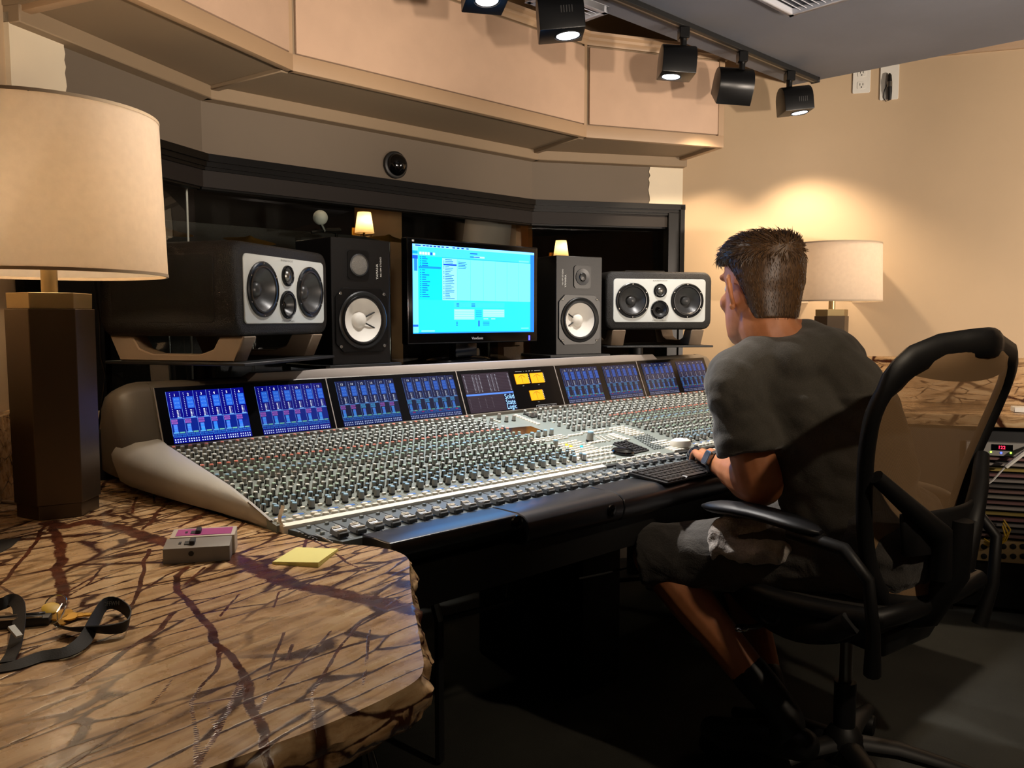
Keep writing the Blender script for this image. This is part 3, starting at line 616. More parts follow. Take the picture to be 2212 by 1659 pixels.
def three_way(label, cx, cy, z0, rz):
    s = thing('studio_speaker', label, 'speaker', (cx, cy, z0), rz, 'wide black studio speakers')
    W_, H_, D_ = .462, .236, .40
    prof = [(.000, .90), (.004, .955), (.012, .985), (.03, 1.0), (D_ - .03, 1.0), (D_ - .008, .985), (D_, .94)]; rings = []
    for y, k in prof:
        off = (1 - k) * .2; rings.append([(x, y, H_ / 2 + z) for x, z in rrect(W_ - off, H_ - off, .034)])
    cut = MB()
    for x_, z_, r_ in ((-.118, H_/2, .071), (.118, H_/2, .071), (0, H_/2 + .040, .028), (-.001, H_/2 - .037, .038)): cut.cyl((x_, -.02, z_), (x_, r_ * .62, z_), r_ * .9, n=36)
    MB().loft(rings).build('cabinet', M['spk_cab'], s, smooth=50, cut=cut)
    for sx in (-1, 1):
        m = MB(); m.loft([[(sx * (W_/2 - .002), y, H_/2 + z) for y, z in [(a + D_/2 + .01, b) for a, b in rrect(D_ - .10, H_ - .07, .012)]], [(sx * (W_/2 + .002), y, H_/2 + z) for y, z in [(a + D_/2 + .01, b) for a, b in rrect(D_ - .10, H_ - .07, .012)]]]); m.build('side_panel', M['spk_side'], s)
    m = MB(); m.loft([[(x, .001, H_/2 + z) for x, z in rrect(.398, .174, .014)], [(x, -.004, H_/2 + z) for x, z in rrect(.398, .174, .014)]]); m.build('baffle_plate', M['plate'], s, bevel=(.0015, 1), cut=cut)
    driver(s, -.118, H_/2, .071, -.004); driver(s, .118, H_/2, .071, -.004)
    driver(s, 0, H_/2 + .040, .028, -.004, dust=.55, dustmat='steel', depth=.12, screws=4); driver(s, -.001, H_/2 - .037, .038, -.004, dust=.34, dustmat='black_gloss', depth=.5, screws=5)
    m = MB(); m.text('BAREFOOT', T(0, -.0048, H_/2 + .080) @ FRONT, .0055, .062); m.text('MicroMain', T(0, -.0048, H_/2 - .080) @ FRONT, .0055, .062); m.build('lettering', M['ink_grey'], s, smooth=0)
    m = MB(); m.box(-.09, .16, H_ - .002, .09, .30, H_ + .012); m.build('top_pad', M['black'], s, bevel=(.004, 2))
    return s
SPZ = 1.108
three_way('wide black three-way speaker with pale baffle standing behind the screens numbered 1 to 12', 1.085, 2.035, SPZ, 31)
three_way('wide black three-way speaker with pale baffle standing beside the man\'s face', 2.742, 2.035, SPZ, -31)
def speaker_stand(label, cx, cy, rz):
    s = thing('speaker_stand', label, 'speaker stand', (cx, cy, 0), rz, 'speaker stands behind the console')
    MB().box(-.23, -.02, 1.036, .23, .39, 1.044).build('shelf', M['black'], s, bevel=(.002, 1))
    for x in (-.17, .17):      # foam wedge cradles with a scooped middle
        pts = [(0.03, 1.044), (.37, 1.044), (.40, 1.108), (.33, 1.108), (.31, 1.075), (.27, 1.062), (.13, 1.062), (.09, 1.075), (.07, 1.108), (0.0, 1.108)]
        m = MB(); m.loft([[(x - .028, y, z) for y, z in pts], [(x + .028, y, z) for y, z in pts]]); m.build('foam_cradle', M['foam_stand'], s, bevel=(.003, 1))
    MB().cyl((0, .26, .02), (0, .26, 1.036), .03).build('post', M['black'], s); MB().box(-.14, .2, 0, .14, .44, .02).build('base', M['black'], s, bevel=(.004, 1))
speaker_stand('black stand with foam cradles under the speaker behind screens 1 to 12', 1.085, 2.035, 31)
speaker_stand('black stand with foam cradles under the speaker beside the man', 2.742, 2.035, -31)
def bookshelf(label, cx, cy, z0, rz, side):
    s = thing('bookshelf_speaker', label, 'speaker', (cx, cy, z0), rz, 'black two-way monitor speakers')
    cut = MB(); cut.cyl((0, -.02, .135), (0, .05, .135), .088 * .9, n=36); MB().box(-.1075, 0, 0, .1075, .199, .382).build('cabinet', M['spk_black'], s, bevel=(.002, 1), cut=cut)
    F = T(0, -.001, .135) @ FRONT; m = MB(F); oc = [(-.097, -.07), (-.07, -.097), (.07, -.097), (.097, -.07), (.097, .07), (.07, .097), (-.07, .097), (-.097, .07)]; m.prism(oc, 0, .004); f0 = m.build('woofer_plate', M['rubber'], s, bevel=(.001, 1), cut=cut)
    f = driver(s, 0, .135, .088, -.005, cone='cone_white', dust=.30, dustmat='cone_white', screws=0, depth=.30)
    m = MB(F)
    for a in (-20, 20): m.tube([(.022 * side, math.sin(math.radians(a)) * .03, -.012), (.052 * side, math.sin(math.radians(a)) * .075, -.004)], .0025, 6)
    m.build('lead_wires', M['black'], f)
    for a in ((-.08, -.08), (.08, -.08), (.08, .08), (-.08, .08)): MB(F @ T(a[0], a[1], .003)).lathe([(.005, 0), (.005, .003), (.003, .004)], 10).build('screw', M['steel'], s)
    tx = -.012 * side; F = T(tx, -.001, .302) @ FRONT; MB(F).loft([[(x, y, z) for x, y in rrect(.078, .088, .012)] for z in (0, .003)]).build('tweeter_plate', M['rubber'], s)
    if side > 0:
        tw = MB(F).lathe([(.034, .003), (.034, .007), (.030, .009)], 28, cap=False).build('tweeter_ring', M['k_dark'], s)
        m = MB(F); m.lathe([(.031, .006), (.02, .010), (.001, .012)], 28)
        m.build('tweeter_grille', M['mesh_grille'], s)
    else:
        tw = MB(F).lathe([(.032, .003), (.032, .006), (.017, .004)], 28, cap=False).build('tweeter_ring', M['cone'], s); MB(F).lathe([(.017, .003), (.014, .008), (.001, .010)], 20).build('tweeter_dome', M['rubber'], s)
    m = MB(); Ft = T(.058 * side if side > 0 else -.066, -.0015, .285) @ FRONT @ Rz(90); m.text('YAMAHA', Ft, .008); Ft2 = T((.058 + .014) * side if side > 0 else -.079, -.0015, .30) @ FRONT @ Rz(90); m.text('NS-10M STUDIO', Ft2, .006); m.build('lettering', M['ink_white'], s, smooth=0)
    return s
M['spk_black'] = mat('black_ash_cabinet', '#0b0a0a', .42, bump=(180, .15, .001)); M['mesh_grille'] = mat('grey_tweeter_mesh', '#77746e', .5, .4, bump=(900, 1.0, .002))
NSZ = 1.013
bookshelf('tall black white-cone speaker with round mesh tweeter grille, beside the monitor', 1.407, 2.165, NSZ, 2, 1)
bookshelf('tall black two-way speaker with white cone standing between monitor and wide speaker by the man', 2.412, 2.175, NSZ, -14, -1)
def small_stand(label, cx, cy, rz):
    s = thing('speaker_shelf', label, 'shelf', (cx, cy, 0), rz, 'black shelves under the white cone speakers')
    MB().box(-.14, -.012, NSZ - .012, .14, .215, NSZ).build('plate', M['black_soft'], s, bevel=(.002, 1)); MB().box(-.14, -.014, NSZ - .014, .14, -.010, NSZ - .001).build('front_lip', M['dark_grey'], s)
    MB().cyl((0, .12, .015), (0, .12, NSZ - .012), .022).build('post', M['black'], s); MB().box(-.12, .06, 0, .12, .24, .015).build('base', M['black'], s, bevel=(.003, 1))
    for sx in (-1, 1): MB().tube([(sx * .12, .0, NSZ - .012), (sx * .05, .10, NSZ - .10), (0, .12, NSZ - .13)], .006, 8).build('brace', M['dark_grey'], s)
small_stand('black shelf under the left white cone speaker', 1.407, 2.165, 2); small_stand('black shelf under the right white cone speaker', 2.412, 2.175, -14)
# ================================================================ computer monitor
MY = 2.209; mx0, mx1 = 1.612, 2.216; mz0, mz1 = atY(1000, 742, MY).z, atY(880, 511, MY).z; mc = (mx0 + mx1) / 2
mon = thing('computer_monitor', 'wide black computer monitor showing a bright cyan file window', 'monitor', (mc, MY, 0.99))
def mw(): return True
m = MB(); m.box(mx0, MY, mz0, mx1, MY + .035, mz1); m.build('bezel', M['black_gloss'], mon, True, bevel=(.006, 3)); m = MB(); m.box(mx0 + .08, MY + .03, mz0 + .05, mx1 - .08, MY + .07, mz1 - .05); m.build('rear_shell', M['black_soft'], mon, True, bevel=(.01, 2))
sx0, sx1 = mx0 + .021, mx1 - .021; sz0, sz1 = mz0 + .037, mz1 - .021
m = MB(); DK = lambda r, g, b: (((r / 255) ** 2.2) * .7, ((g / 255) ** 2.2) * .95, ((b / 255) ** 2.2) * 1.75)
m.c = (0, 0, 0); m.box(sx0 - .001, MY - .0005, sz0 - .001, sx1 + .001, MY + .004, sz1 + .001)
def UI(u0, v0, u1, v1, c, h=1): m.c = DK(*c); y = MY - .0008 - .0002 * h; a, b = sx0 + (sx1 - sx0) * u0, sx0 + (sx1 - sx0) * u1; c0, c1 = sz1 - (sz1 - sz0) * v0, sz1 - (sz1 - sz0) * v1; m.add([(a, y, c1), (b, y, c1), (b, y, c0), (a, y, c0)], [(0, 1, 2, 3)])
UI(0, 0, 1, 1, (40, 170, 250), 0); UI(0, 0, 1, .03, (150, 215, 255)); UI(.04, .03, .965, .13, (70, 190, 245)); UI(.04, .13, .22, .62, (0, 200, 240)); UI(.22, .14, .965, .62, (120, 230, 240)); UI(.04, .62, .965, .985, (40, 200, 248)); UI(.965, .03, 1, 1, (36, 120, 245)); UI(0, .03, .04, .99, (120, 215, 250)); UI(.04, .985, 1, 1, (40, 140, 250))
UI(.0, .075, .038, .11, (10, 150, 160), 2); UI(.0, .125, .038, .165, (20, 80, 220), 2); UI(.01, .165, .034, .30, (40, 120, 230), 2); UI(.0, .9, .038, .925, (30, 90, 220), 2)
for i, u in enumerate((.02, .04, .075, .10, .125, .155, .185, .215, .25, .30, .335, .37, .41)): UI(u, .008, u + .02, .022, (20, 60, 130), 3)
for u in (.05, .07, .09, .11, .13, .15): UI(u, .085, u + .016, .115, (230, 250, 255) if u != .13 else (20, 80, 200), 3)
UI(.44, .06, .50, .072, (20, 80, 150), 3); UI(.47, .095, .56, .115, (190, 240, 255), 3); UI(.44, .10, .52, .112, (20, 90, 160), 4); UI(.86, .11, .95, .13, (120, 210, 250), 3)
r_ = random.Random(3)
for j, v in enumerate((.135, .155, .18, .205, .23, .28, .31, .335, .36, .385, .41, .435, .455, .48, .505, .53, .555, .58)): UI(.055, v, .062, v + .012, (10, 90, 160), 3); UI(.068, v, .068 + r_.uniform(.02, .06), v + .011, (10, 100, 170), 3)
UI(.045, .243, .21, .268, (20, 130, 235), 3); UI(.22, .14, .335, .62, (150, 238, 242), 2); UI(.228, .202, .332, .222, (20, 70, 200), 4)
for j in range(24): v = .15 + j * .0195; UI(.228, v, .236, v + .009, (20, 110, 130), 3) if j % 3 else None; UI(.242, v, .242 + r_.uniform(.03, .075), v + .008, (40, 90, 120), 3) if j != 3 else None
for j in range(5): UI(.345, .17 + j * .018, .35 + r_.uniform(.04, .08), .178 + j * .018, (30, 90, 120), 3)
for u in (.335, .442, .548, .65, .752, .857): UI(u, .145, u + .002, .62, (70, 180, 205), 3)
UI(.31, .64, .73, .70, (60, 190, 240), 2); UI(.31, .72, .475, .845, (140, 235, 245), 3); UI(.545, .72, .73, .815, (140, 235, 245), 3)
for j in range(4): UI(.315, .735 + j * .028, .47, .745 + j * .028, (180, 245, 250), 4); UI(.55, .73 + j * .022, .725, .738 + j * .022, (180, 245, 250), 4)
for j in range(4): UI(.485, .735 + j * .022, .535, .745 + j * .022, (30, 150, 215), 3)
for j in range(3): UI(.33, .652 + j * .016, .35, .66 + j * .016, (20, 100, 160), 3); UI(.45, .652 + j * .016, .48, .66 + j * .016, (20, 100, 160), 3); UI(.325, .87 + j * .018, .34, .878 + j * .018, (20, 100, 160), 3); UI(.545, .87 + j * .018, .60, .878 + j * .018, (20, 120, 180), 3)
UI(.505, .855, .518, .925, (40, 90, 200), 3); UI(.55, .83, .59, .84, (200, 245, 250), 3); UI(.615, .83, .65, .84, (200, 245, 250), 3); UI(.06, .965, .16, .98, (150, 240, 250), 3); UI(.88, .945, .95, .96, (120, 210, 250), 3)
m.build('screen', M['monitor_screen'], mon, True, smooth=0)
m = MB(); m.c = (.6, .6, .62); m.text('ViewSonic', T(mc + .0, MY - .0006, mz0 + .018) @ FRONT, .009); m.box(mx0 + .02, MY - .0006, mz1 - .014, mx0 + .028, MY, mz1 - .008); m.build('brand_print', M['print'], mon, True, smooth=0)
MB().box(mx1 - .048, MY - .0015, mz0 + .006, mx1 - .042, MY, mz0 + .024).build('power_light', mat('blue_power_led', '#3030ff', .4, emit='#3a3cff', es=6), mon, True, smooth=0)
m = MB(); m.box(mc - .05, MY + .06, 1.012, mc + .05, MY + .10, mz0 + .09); m.build('neck', M['black_gloss'], mon, True, bevel=(.004, 2))
MB().lathe([(.12, .998), (.12, 1.006), (.10, 1.014), (.03, 1.02)], 36, T(mc, MY + .10, 0), sx=1.15, sy=.72).build('foot', M['black_gloss'], mon, True)
st = thing('monitor_table', 'black narrow table behind the console carrying the monitor', 'table', (mc, MY, 0)); MB().box(mc - .26, MY, .98, mc + .26, MY + .20, .998).build('top', M['black_gloss'], st, True, bevel=(.002, 1))
for x in (-.22, .22): MB().cyl((mc + x, MY + .12, 0), (mc + x, MY + .12, .98), .018).build('leg', M['black'], st, True)
# ================================================================ lamps
M['bronze'] = mat('brushed_bronze', '#a08c64', .38, .8, bump=(200, .08, .001)); M['bronze_dark'] = mat('dark_bronze_body', '#57493a', .34, .7, bump=(160, .1, .001))
def shade_mat(name, col, trans=.66, sc=420):
    t = NT(name); t.t.nodes.remove(t.b); d = t.n('ShaderNodeBsdfDiffuse'); tl = t.n('ShaderNodeBsdfTranslucent'); mx = t.n('ShaderNodeMixShader'); mx.inputs[0].default_value = trans; c = lin(col)
    w = t.n('ShaderNodeTexWave', _wave_type='BANDS', _bands_direction='Z', Scale=sc, Distortion=1.0, Detail=2.0); t.l(t.coord(), w.inputs['Vector']); f = t.math('ADD', t.math('MULTIPLY', w.outputs['Fac'], .4), t.math('MULTIPLY', t.noise(60, 3), .6))
    col_ = t.ramp(f, [(.2, tuple(x * .9 for x in c)), (.8, tuple(min(1, x * 1.05) for x in c))])
    t.l(col_, d.inputs[0]); t.l(col_, tl.inputs[0]); t.l(d.outputs[0], mx.inputs[1]); t.l(tl.outputs[0], mx.inputs[2]); t.l(mx.outputs[0], t.o.inputs[0]); return t.m
M['shade'] = shade_mat('linen_lamp_shade', '#efe6da'); M['bulb'] = mat('frosted_bulb', '#ffffff', .5, emit='#ffd9a8', es=5)
def table_lamp(label, x, y, z0, rz, k, energy, group='drum shade table lamps', hs=.33):
    s = thing('table_lamp', label, 'lamp', (x, y, z0), rz, group)
    hx = lambda r, z: [(r * math.cos(math.radians(60 * i)), r * math.sin(math.radians(60 * i)), z) for i in range(6)]
    MB().loft([hx(.078 * k, 0), hx(.078 * k, .030 * k)]).build('foot', M['bronze_dark'], s, bevel=(.001, 1), smooth=20)
    MB().loft([hx(.082 * k, .030 * k), hx(.084 * k, .435 * k)]).build('column', M['bronze_dark'], s, bevel=(.0012, 1), smooth=20)
    MB().loft([hx(.079 * k, .435 * k), hx(.080 * k, .468 * k)]).build('collar', M['bronze'], s, bevel=(.001, 1), smooth=20)
    MB().cyl((0, 0, .468 * k), (0, 0, .58 * k), .016 * k).build('neck', M['bronze'], s); MB().cyl((0, 0, .58 * k), (0, 0, (.505 + hs) * k), .005 * k).build('rod', M['steel'], s)
    MB().ball((0, 0, .64 * k), .034 * k).build('bulb', mat('frosted_bulb', '#ffffff', .5, emit='#ffe0b8', es=energy), s)
    zb, zt, rb, rt = .505 * k, (.505 + hs) * k, .232 * k, .223 * k
    MB().lathe([(rb, zb), (rt, zt), (rt - .0025, zt), (rb - .0025, zb)], 64, cap=False).build('shade', M['shade'], s)
    tr = M['shade_trim']; MB().lathe([(rb + .001, zb), (rb + .001, zb + .006), (rb - .004, zb + .006), (rb - .004, zb), (rb + .001, zb)], 64, cap=False).build('shade_rim', tr, s); MB().lathe([(rt + .001, zt - .005), (rt + .001, zt + .001), (rt - .004, zt + .001), (rt - .004, zt - .005), (rt + .001, zt - .005)], 64, cap=False).build('shade_rim', tr, s)
    m = MB()
    for i in range(3): a = 2 * PI * i / 3 + .4; m.tube([(0, 0, zt - .01), (rt * math.cos(a), rt * math.sin(a), zt - .004)], .0022, 6)
    m.build('spider', M['steel'], s); MB().lathe([(.004, zt - .012), (.011 * k, zt - .006), (.012 * k, zt + .012), (.008 * k, zt + .016)], 16).build('finial', M['bronze'], s)
    return s
M['shade_trim'] = mat('shade_trim_tape', '#b9a488', .7)
LX = atZ(134, 1110, .745)
table_lamp('large drum shade lamp with dark hexagonal bronze column on the marble desk', LX.x, LX.y + .02, .745, math.degrees(math.atan2(LX.y, LX.x)) + 30 + 2, .98, 80)
RL = atD(1797, 660, 3.58)
table_lamp('drum shade lamp with dark column glowing against the wall behind the man', RL.x, RL.y, .786, 12, .87, 22, hs=.285)
# ================================================================ track lights
rail = thing('track_rail', 'black lighting track fixed under the grey ceiling panel', 'track', (2.3, 1.775, 2.2))
MB().box(1.0, 1.757, 2.180, 3.494, 1.793, 2.2).build('rail', M['black_soft'], rail, True, bevel=(.002, 1)); m = MB(); m.box(1.01, 1.771, 2.1795, 3.486, 1.779, 2.1815); m.build('groove', M['steel'], rail, True); MB().box(3.486, 1.755, 2.178, 3.497, 1.795, 2.2).build('end_cap', M['black'], rail, True, bevel=(.002, 1))
M['lens'] = mat('lit_lamp_lens', '#ffffff', .3, emit='#eef2ff', es=10); M['head'] = mat('black_lamp_head', '#050505', .32, bump=(300, .1, .001))
def track_head(label, x, y, rz, tilt, lens=True, energy=0, col=(1, .94, .88), spot=60, zr=2.18, s=1.0, blend=.6, aim=None, roll=0, name='track_light', group='black track light heads'):
    if aim: dv = Vector(aim) - Vector((x, y, zr - .12)); rz = math.degrees(math.atan2(dv.y, dv.x)) - 90; tilt = math.degrees(math.atan2(math.hypot(dv.x, dv.y), -dv.z))
    h = thing('track_light', label, 'track light', (x, y, zr), rz, group)
    MB().box(-.024, -.018, -.040, .024, .018, 0).build('adapter', M['head'], h, bevel=(.003, 1)); MB().cyl((0, 0, -.068), (0, 0, -.040), .012).build('swivel', M['head'], h)
    b = bpy.data.objects.new('head', None); R_ = T(0, 0, -.062) @ Rx(tilt) @ Ry(roll)
    w, d, hh = .058 * s, .078 * s, .108 * s; arc = [(-w, -hh), (w, -hh)] + [(w * math.cos(a), -.054 * s + .054 * s * math.sin(a)) for a in [PI * k / 10 for k in range(11)]]
    m = MB(R_); m.loft([[(x_, -d * .55, z) for x_, z in arc], [(x_, d, z) for x_, z in arc]]); hd = m.build('lamp_head', M['head'], h, bevel=(.004, 2))
    m = MB(R_)
    for k in range(5): m.box(w - .001, d * .2 + k * .008, -.075, w + .0012, d * .2 + k * .008 + .003, -.055)
    m.build('cooling_slots', M['dark_grey'], hd)
    MB(R_ @ T(0, .035 * s, -hh)).lathe([(.036 * s, -.003), (.036 * s, .002), (.031 * s, .002)], 28, cap=False).build('lens_ring', M['dark_grey'], hd)
    if lens: MB(R_ @ T(0, .035 * s, -hh)).lathe([(.031 * s, -.001), (.02 * s, -.0015), (.001, -.002)], 28).build('lens', M['lens'], hd)
    if energy:
        o = lamp_light('track_spot', 'SPOT', energy, col, h, (0, 0, 0), .03, spot_size=math.radians(spot), spot_blend=blend); o.matrix_local = R_ @ T(0, .035 * s, -hh - .012)
    return h
hx_ = [atZ(px, py, 2.18).x for px, py in ((1213, -45), (1470, 50), (1608, 108), (1708, 150))]
track_head('black track light with glowing lens, largest on the rail, head level', hx_[0] - .05, 1.775, -133, 5, True, 58, spot=92, s=1.12, blend=1)
track_head('black track light with glowing lens next to the right fabric soffit panel', hx_[1] + .05, 1.775, 47, 4, True, 52, spot=92, blend=1)
track_head('black track light turned sideways with no glowing lens in view', hx_[2] + .02, 1.775, 47, 4, True, 45, spot=80, col=(1, .76, .52), roll=-32, s=1.12)
track_head('black track light with small glowing lens at the end of the rail', hx_[3] + .03, 1.775, -133, 6, True, 50, spot=110, col=(1, .78, .55))
track_head('fifth black track light counted from the wall end of the rail', atZ(1050, -105, 2.18).x - .03, 1.775, 150, 8, True, 105, spot=92, blend=1)
track_head('added unseen black track light above the left end of the console turned to the marble desk', 1.06, 1.775, 130, 30, True, 42, spot=80, col=(1, .84, .66), blend=1)  # added head, out of view, to brighten the marble desk
added_rail = thing('track_rail', 'added unseen short black lighting track under the ceiling panel at the back of the control room', 'track', (1.3, -.6, 2.2)); MB().box(.6, -.618, 2.180, 2.0, -.582, 2.2).build('rail', M['black_soft'], added_rail, True, bevel=(.002, 1)); MB().box(.61, -.604, 2.1795, 1.99, -.596, 2.1815).build('groove', M['steel'], added_rail, True)  # added track out of view, carrying the fill heads that follow
track_head('added unseen black track light at the back of the control room turned to the man and chair', 1.45, -.6, 0, 0, True, 40, (1, .80, .58), 52, aim=(2.0, .72, .75))  # added head to brighten the man's back and the chair
track_head('added unseen black track light at the back of the room aimed at the marble desk edge', .75, -.6, 0, 0, True, 16, (1, .80, .58), 50, aim=(.35, .75, .72), blend=1)  # added head to brighten the chiselled desk edge
# added stand uplighters, unseen behind the viewer, that wash the soffit and the right wall
def added_uplight(label, x, y, z, aim, energy, spot, col=WASH):
    s = thing('added_uplighter', label, 'lamp', (x, y, 0), 0, 'added unseen stand uplighters at the back of the control room'); d = (Vector(aim) - Vector((x, y, z))).normalized(); F = frame((0, 0, z), d)
    MB().lathe([(.15, 0), (.15, .015), (.02, .03)], 28).build('base', M['black'], s); MB().cyl((0, 0, .02), (0, 0, z - .05), .012).build('pole', M['black'], s)
    MB(F).lathe([(.035, -.09), (.055, -.07), (.075, .06), (.070, .06), (.05, -.05)], 28, cap=False).build('shade', M['head'], s); MB(F).lathe([(.045, -.02), (.03, -.005), (.001, 0)], 20).build('bulb', M['white'], s)
    o = lamp_light('added_uplighter_spot', 'SPOT', energy, col, s, (0, 0, 0), .05, spot_size=math.radians(spot), spot_blend=.9); o.matrix_local = F @ T(0, 0, .07) @ Rx(180)
added_uplight('added unseen black stand uplighter at the back of the control room turned to the left soffit', 1.0, -.6, 1.08, (1.10, 2.3, 2.12), 330, 40)
added_uplight('added unseen black stand uplighter at the back of the control room turned to the centre soffit', .42, -.95, 1.08, (1.95, 2.3, 2.12), 235, 44)
added_uplight('added unseen black stand uplighter at the back of the control room turned to the right soffit', 1.9, -.9, 1.08, (2.95, 2.1, 2.10), 205, 42)
added_uplight('added unseen black stand uplighter at the back of the control room turned to the right wall', 3.3, -1.2, 1.1, (3.75, 1.5, 1.80), 310, 78)
cv = thing('added_cove_light', 'added unseen slim tube light lying on top of the soffit', 'light', (1.91, 2.52, ZT)); MB().box(1.25, 2.50, ZT, 2.58, 2.54, ZT + .02).build('batten', M['white'], cv, True, bevel=(.002, 1)); MB().cyl((1.27, 2.52, ZT + .034), (2.56, 2.52, ZT + .034), .013).build('tube', mat('lit_tube', '#ffffff', .4, emit='#ffcf9c', es=9), cv, True)  # added tube, hidden from view, to brighten the wall above the soffit
# ceiling vents
M['vent'] = mat('white_vent_metal', '#b9bcc4', .4)
def vent(label, x0, y0, x1, y1, z=2.19):
    v = thing('air_vent', label, 'vent', ((x0 + x1) / 2, (y0 + y1) / 2, z), 0, 'white ceiling vents'); m = MB()
    for a in ((x0, y0, x1, y0 + .02), (x0, y1 - .02, x1, y1), (x0, y0, x0 + .02, y1), (x1 - .02, y0, x1, y1)): m.box(a[0], a[1], z - .012, a[2], a[3], z + .01)
    m.build('frame', M['vent'], v, True, bevel=(.002, 1)); n = int((y1 - y0 - .04) / .022)
    for k in range(n): y = y0 + .025 + k * .022; q = MB(T((x0+x1)/2, y, z) @ Rx(35)); q.box(-(x1 - x0) / 2 + .015, -.010, -.001, (x1 - x0) / 2 - .015, .010, .001); q.build('slat', M['vent'], v, True)
vent('white louvred vent in the grey ceiling panel above the man', 2.38, 1.02, 2.68, 1.46); vent('white louvred vent at the front edge of the grey ceiling panel', 1.90, 1.83, 2.165, 1.955, 2.172)
# ================================================================ things on the walls
def on_rwall(px, py):
    n = Vector((.88, .476, 0)); p = atPlane(px, py, (WE2.x, WE2.y, 0), n); return p
RWF = lambda p: Matrix(((RW.x, 0, -.88, p.x), (RW.y, 0, -.476, p.y), (0, 1, 0, p.z), (0, 0, 0, 1)))
p = on_rwall(1861, 172); o = thing('wall_outlet', 'white double power outlet on the right wall', 'outlet', tuple(p)); Fw = RWF(p)
MB(Fw).loft([[(x, y, z) for x, y in rrect(.072, .118, .006)] for z in (0, .005)]).build('cover_plate', M['white'], o, True, bevel=(.001, 1))
for dy in (-.026, .026):
    so = MB(Fw).loft([[(x, y + dy, z) for x, y in rrect(.034, .030, .006)] for z in (.004, .0065)]).build('socket', M['white'], o, True)
    m = MB(Fw)
    for dx in (-.006, .006): m.box(dx - .0012, dy - .001, .0062, dx + .0012, dy + .009, .007)
    m.lathe([(.0028, .0062), (.0028, .007)], 10, T(0, dy - .008, 0)); m.build('slots', M['black'], so, True)
p = on_rwall(1921, 178); o = thing('wall_switch_plate', 'white wall plate behind the hanging black pen', 'wall plate', tuple(p)); MB(RWF(p)).loft([[(x, y, z) for x, y in rrect(.075, .15, .006)] for z in (0, .005)]).build('cover_plate', M['white'], o, True, bevel=(.001, 1))
p = on_rwall(1920, 190); o = thing('hanging_microphone', 'small black pencil microphone hanging on the wall plate by a cord loop', 'microphone', tuple(p)); Fw = RWF(p)
MB(Fw).tube([(.003, -.055, .016), (.002, -.02, .018), (.001, .02, .018), (0, .05, .016), (0, .058, .014)], [.007, .010, .010, .008, .003], 12).build('barrel', M['black_soft'], o, True); MB(Fw).cyl((.0012, .0, .018), (.001, .022, .018), .0106).build('band', M['steel'], o, True)
MB(Fw).tube([(.003, -.055, .014), (-.012, -.058, .008), (-.022, -.04, .006), (-.018, -.01, .006), (-.006, .02, .007), (0, .045, .01)], .0016, 6).build('cord_loop', M['black'], o, True)
p = atY(852, 357, 2.70); o = thing('dome_camera', 'glossy black dome camera on the wall above the window', 'camera', tuple(p)); F = T(*p) @ Rx(90)
MB(F).lathe([(.052, 0), (.052, .012), (.047, .016), (.044, .016)], 36).build('housing', M['black_soft'], o, True); MB(F).lathe([(.043, .014), (.040, .030), (.030, .043), (.016, .050), (.001, .052)], 36, cap=False).build('dome', M['black_gloss'], o, True)
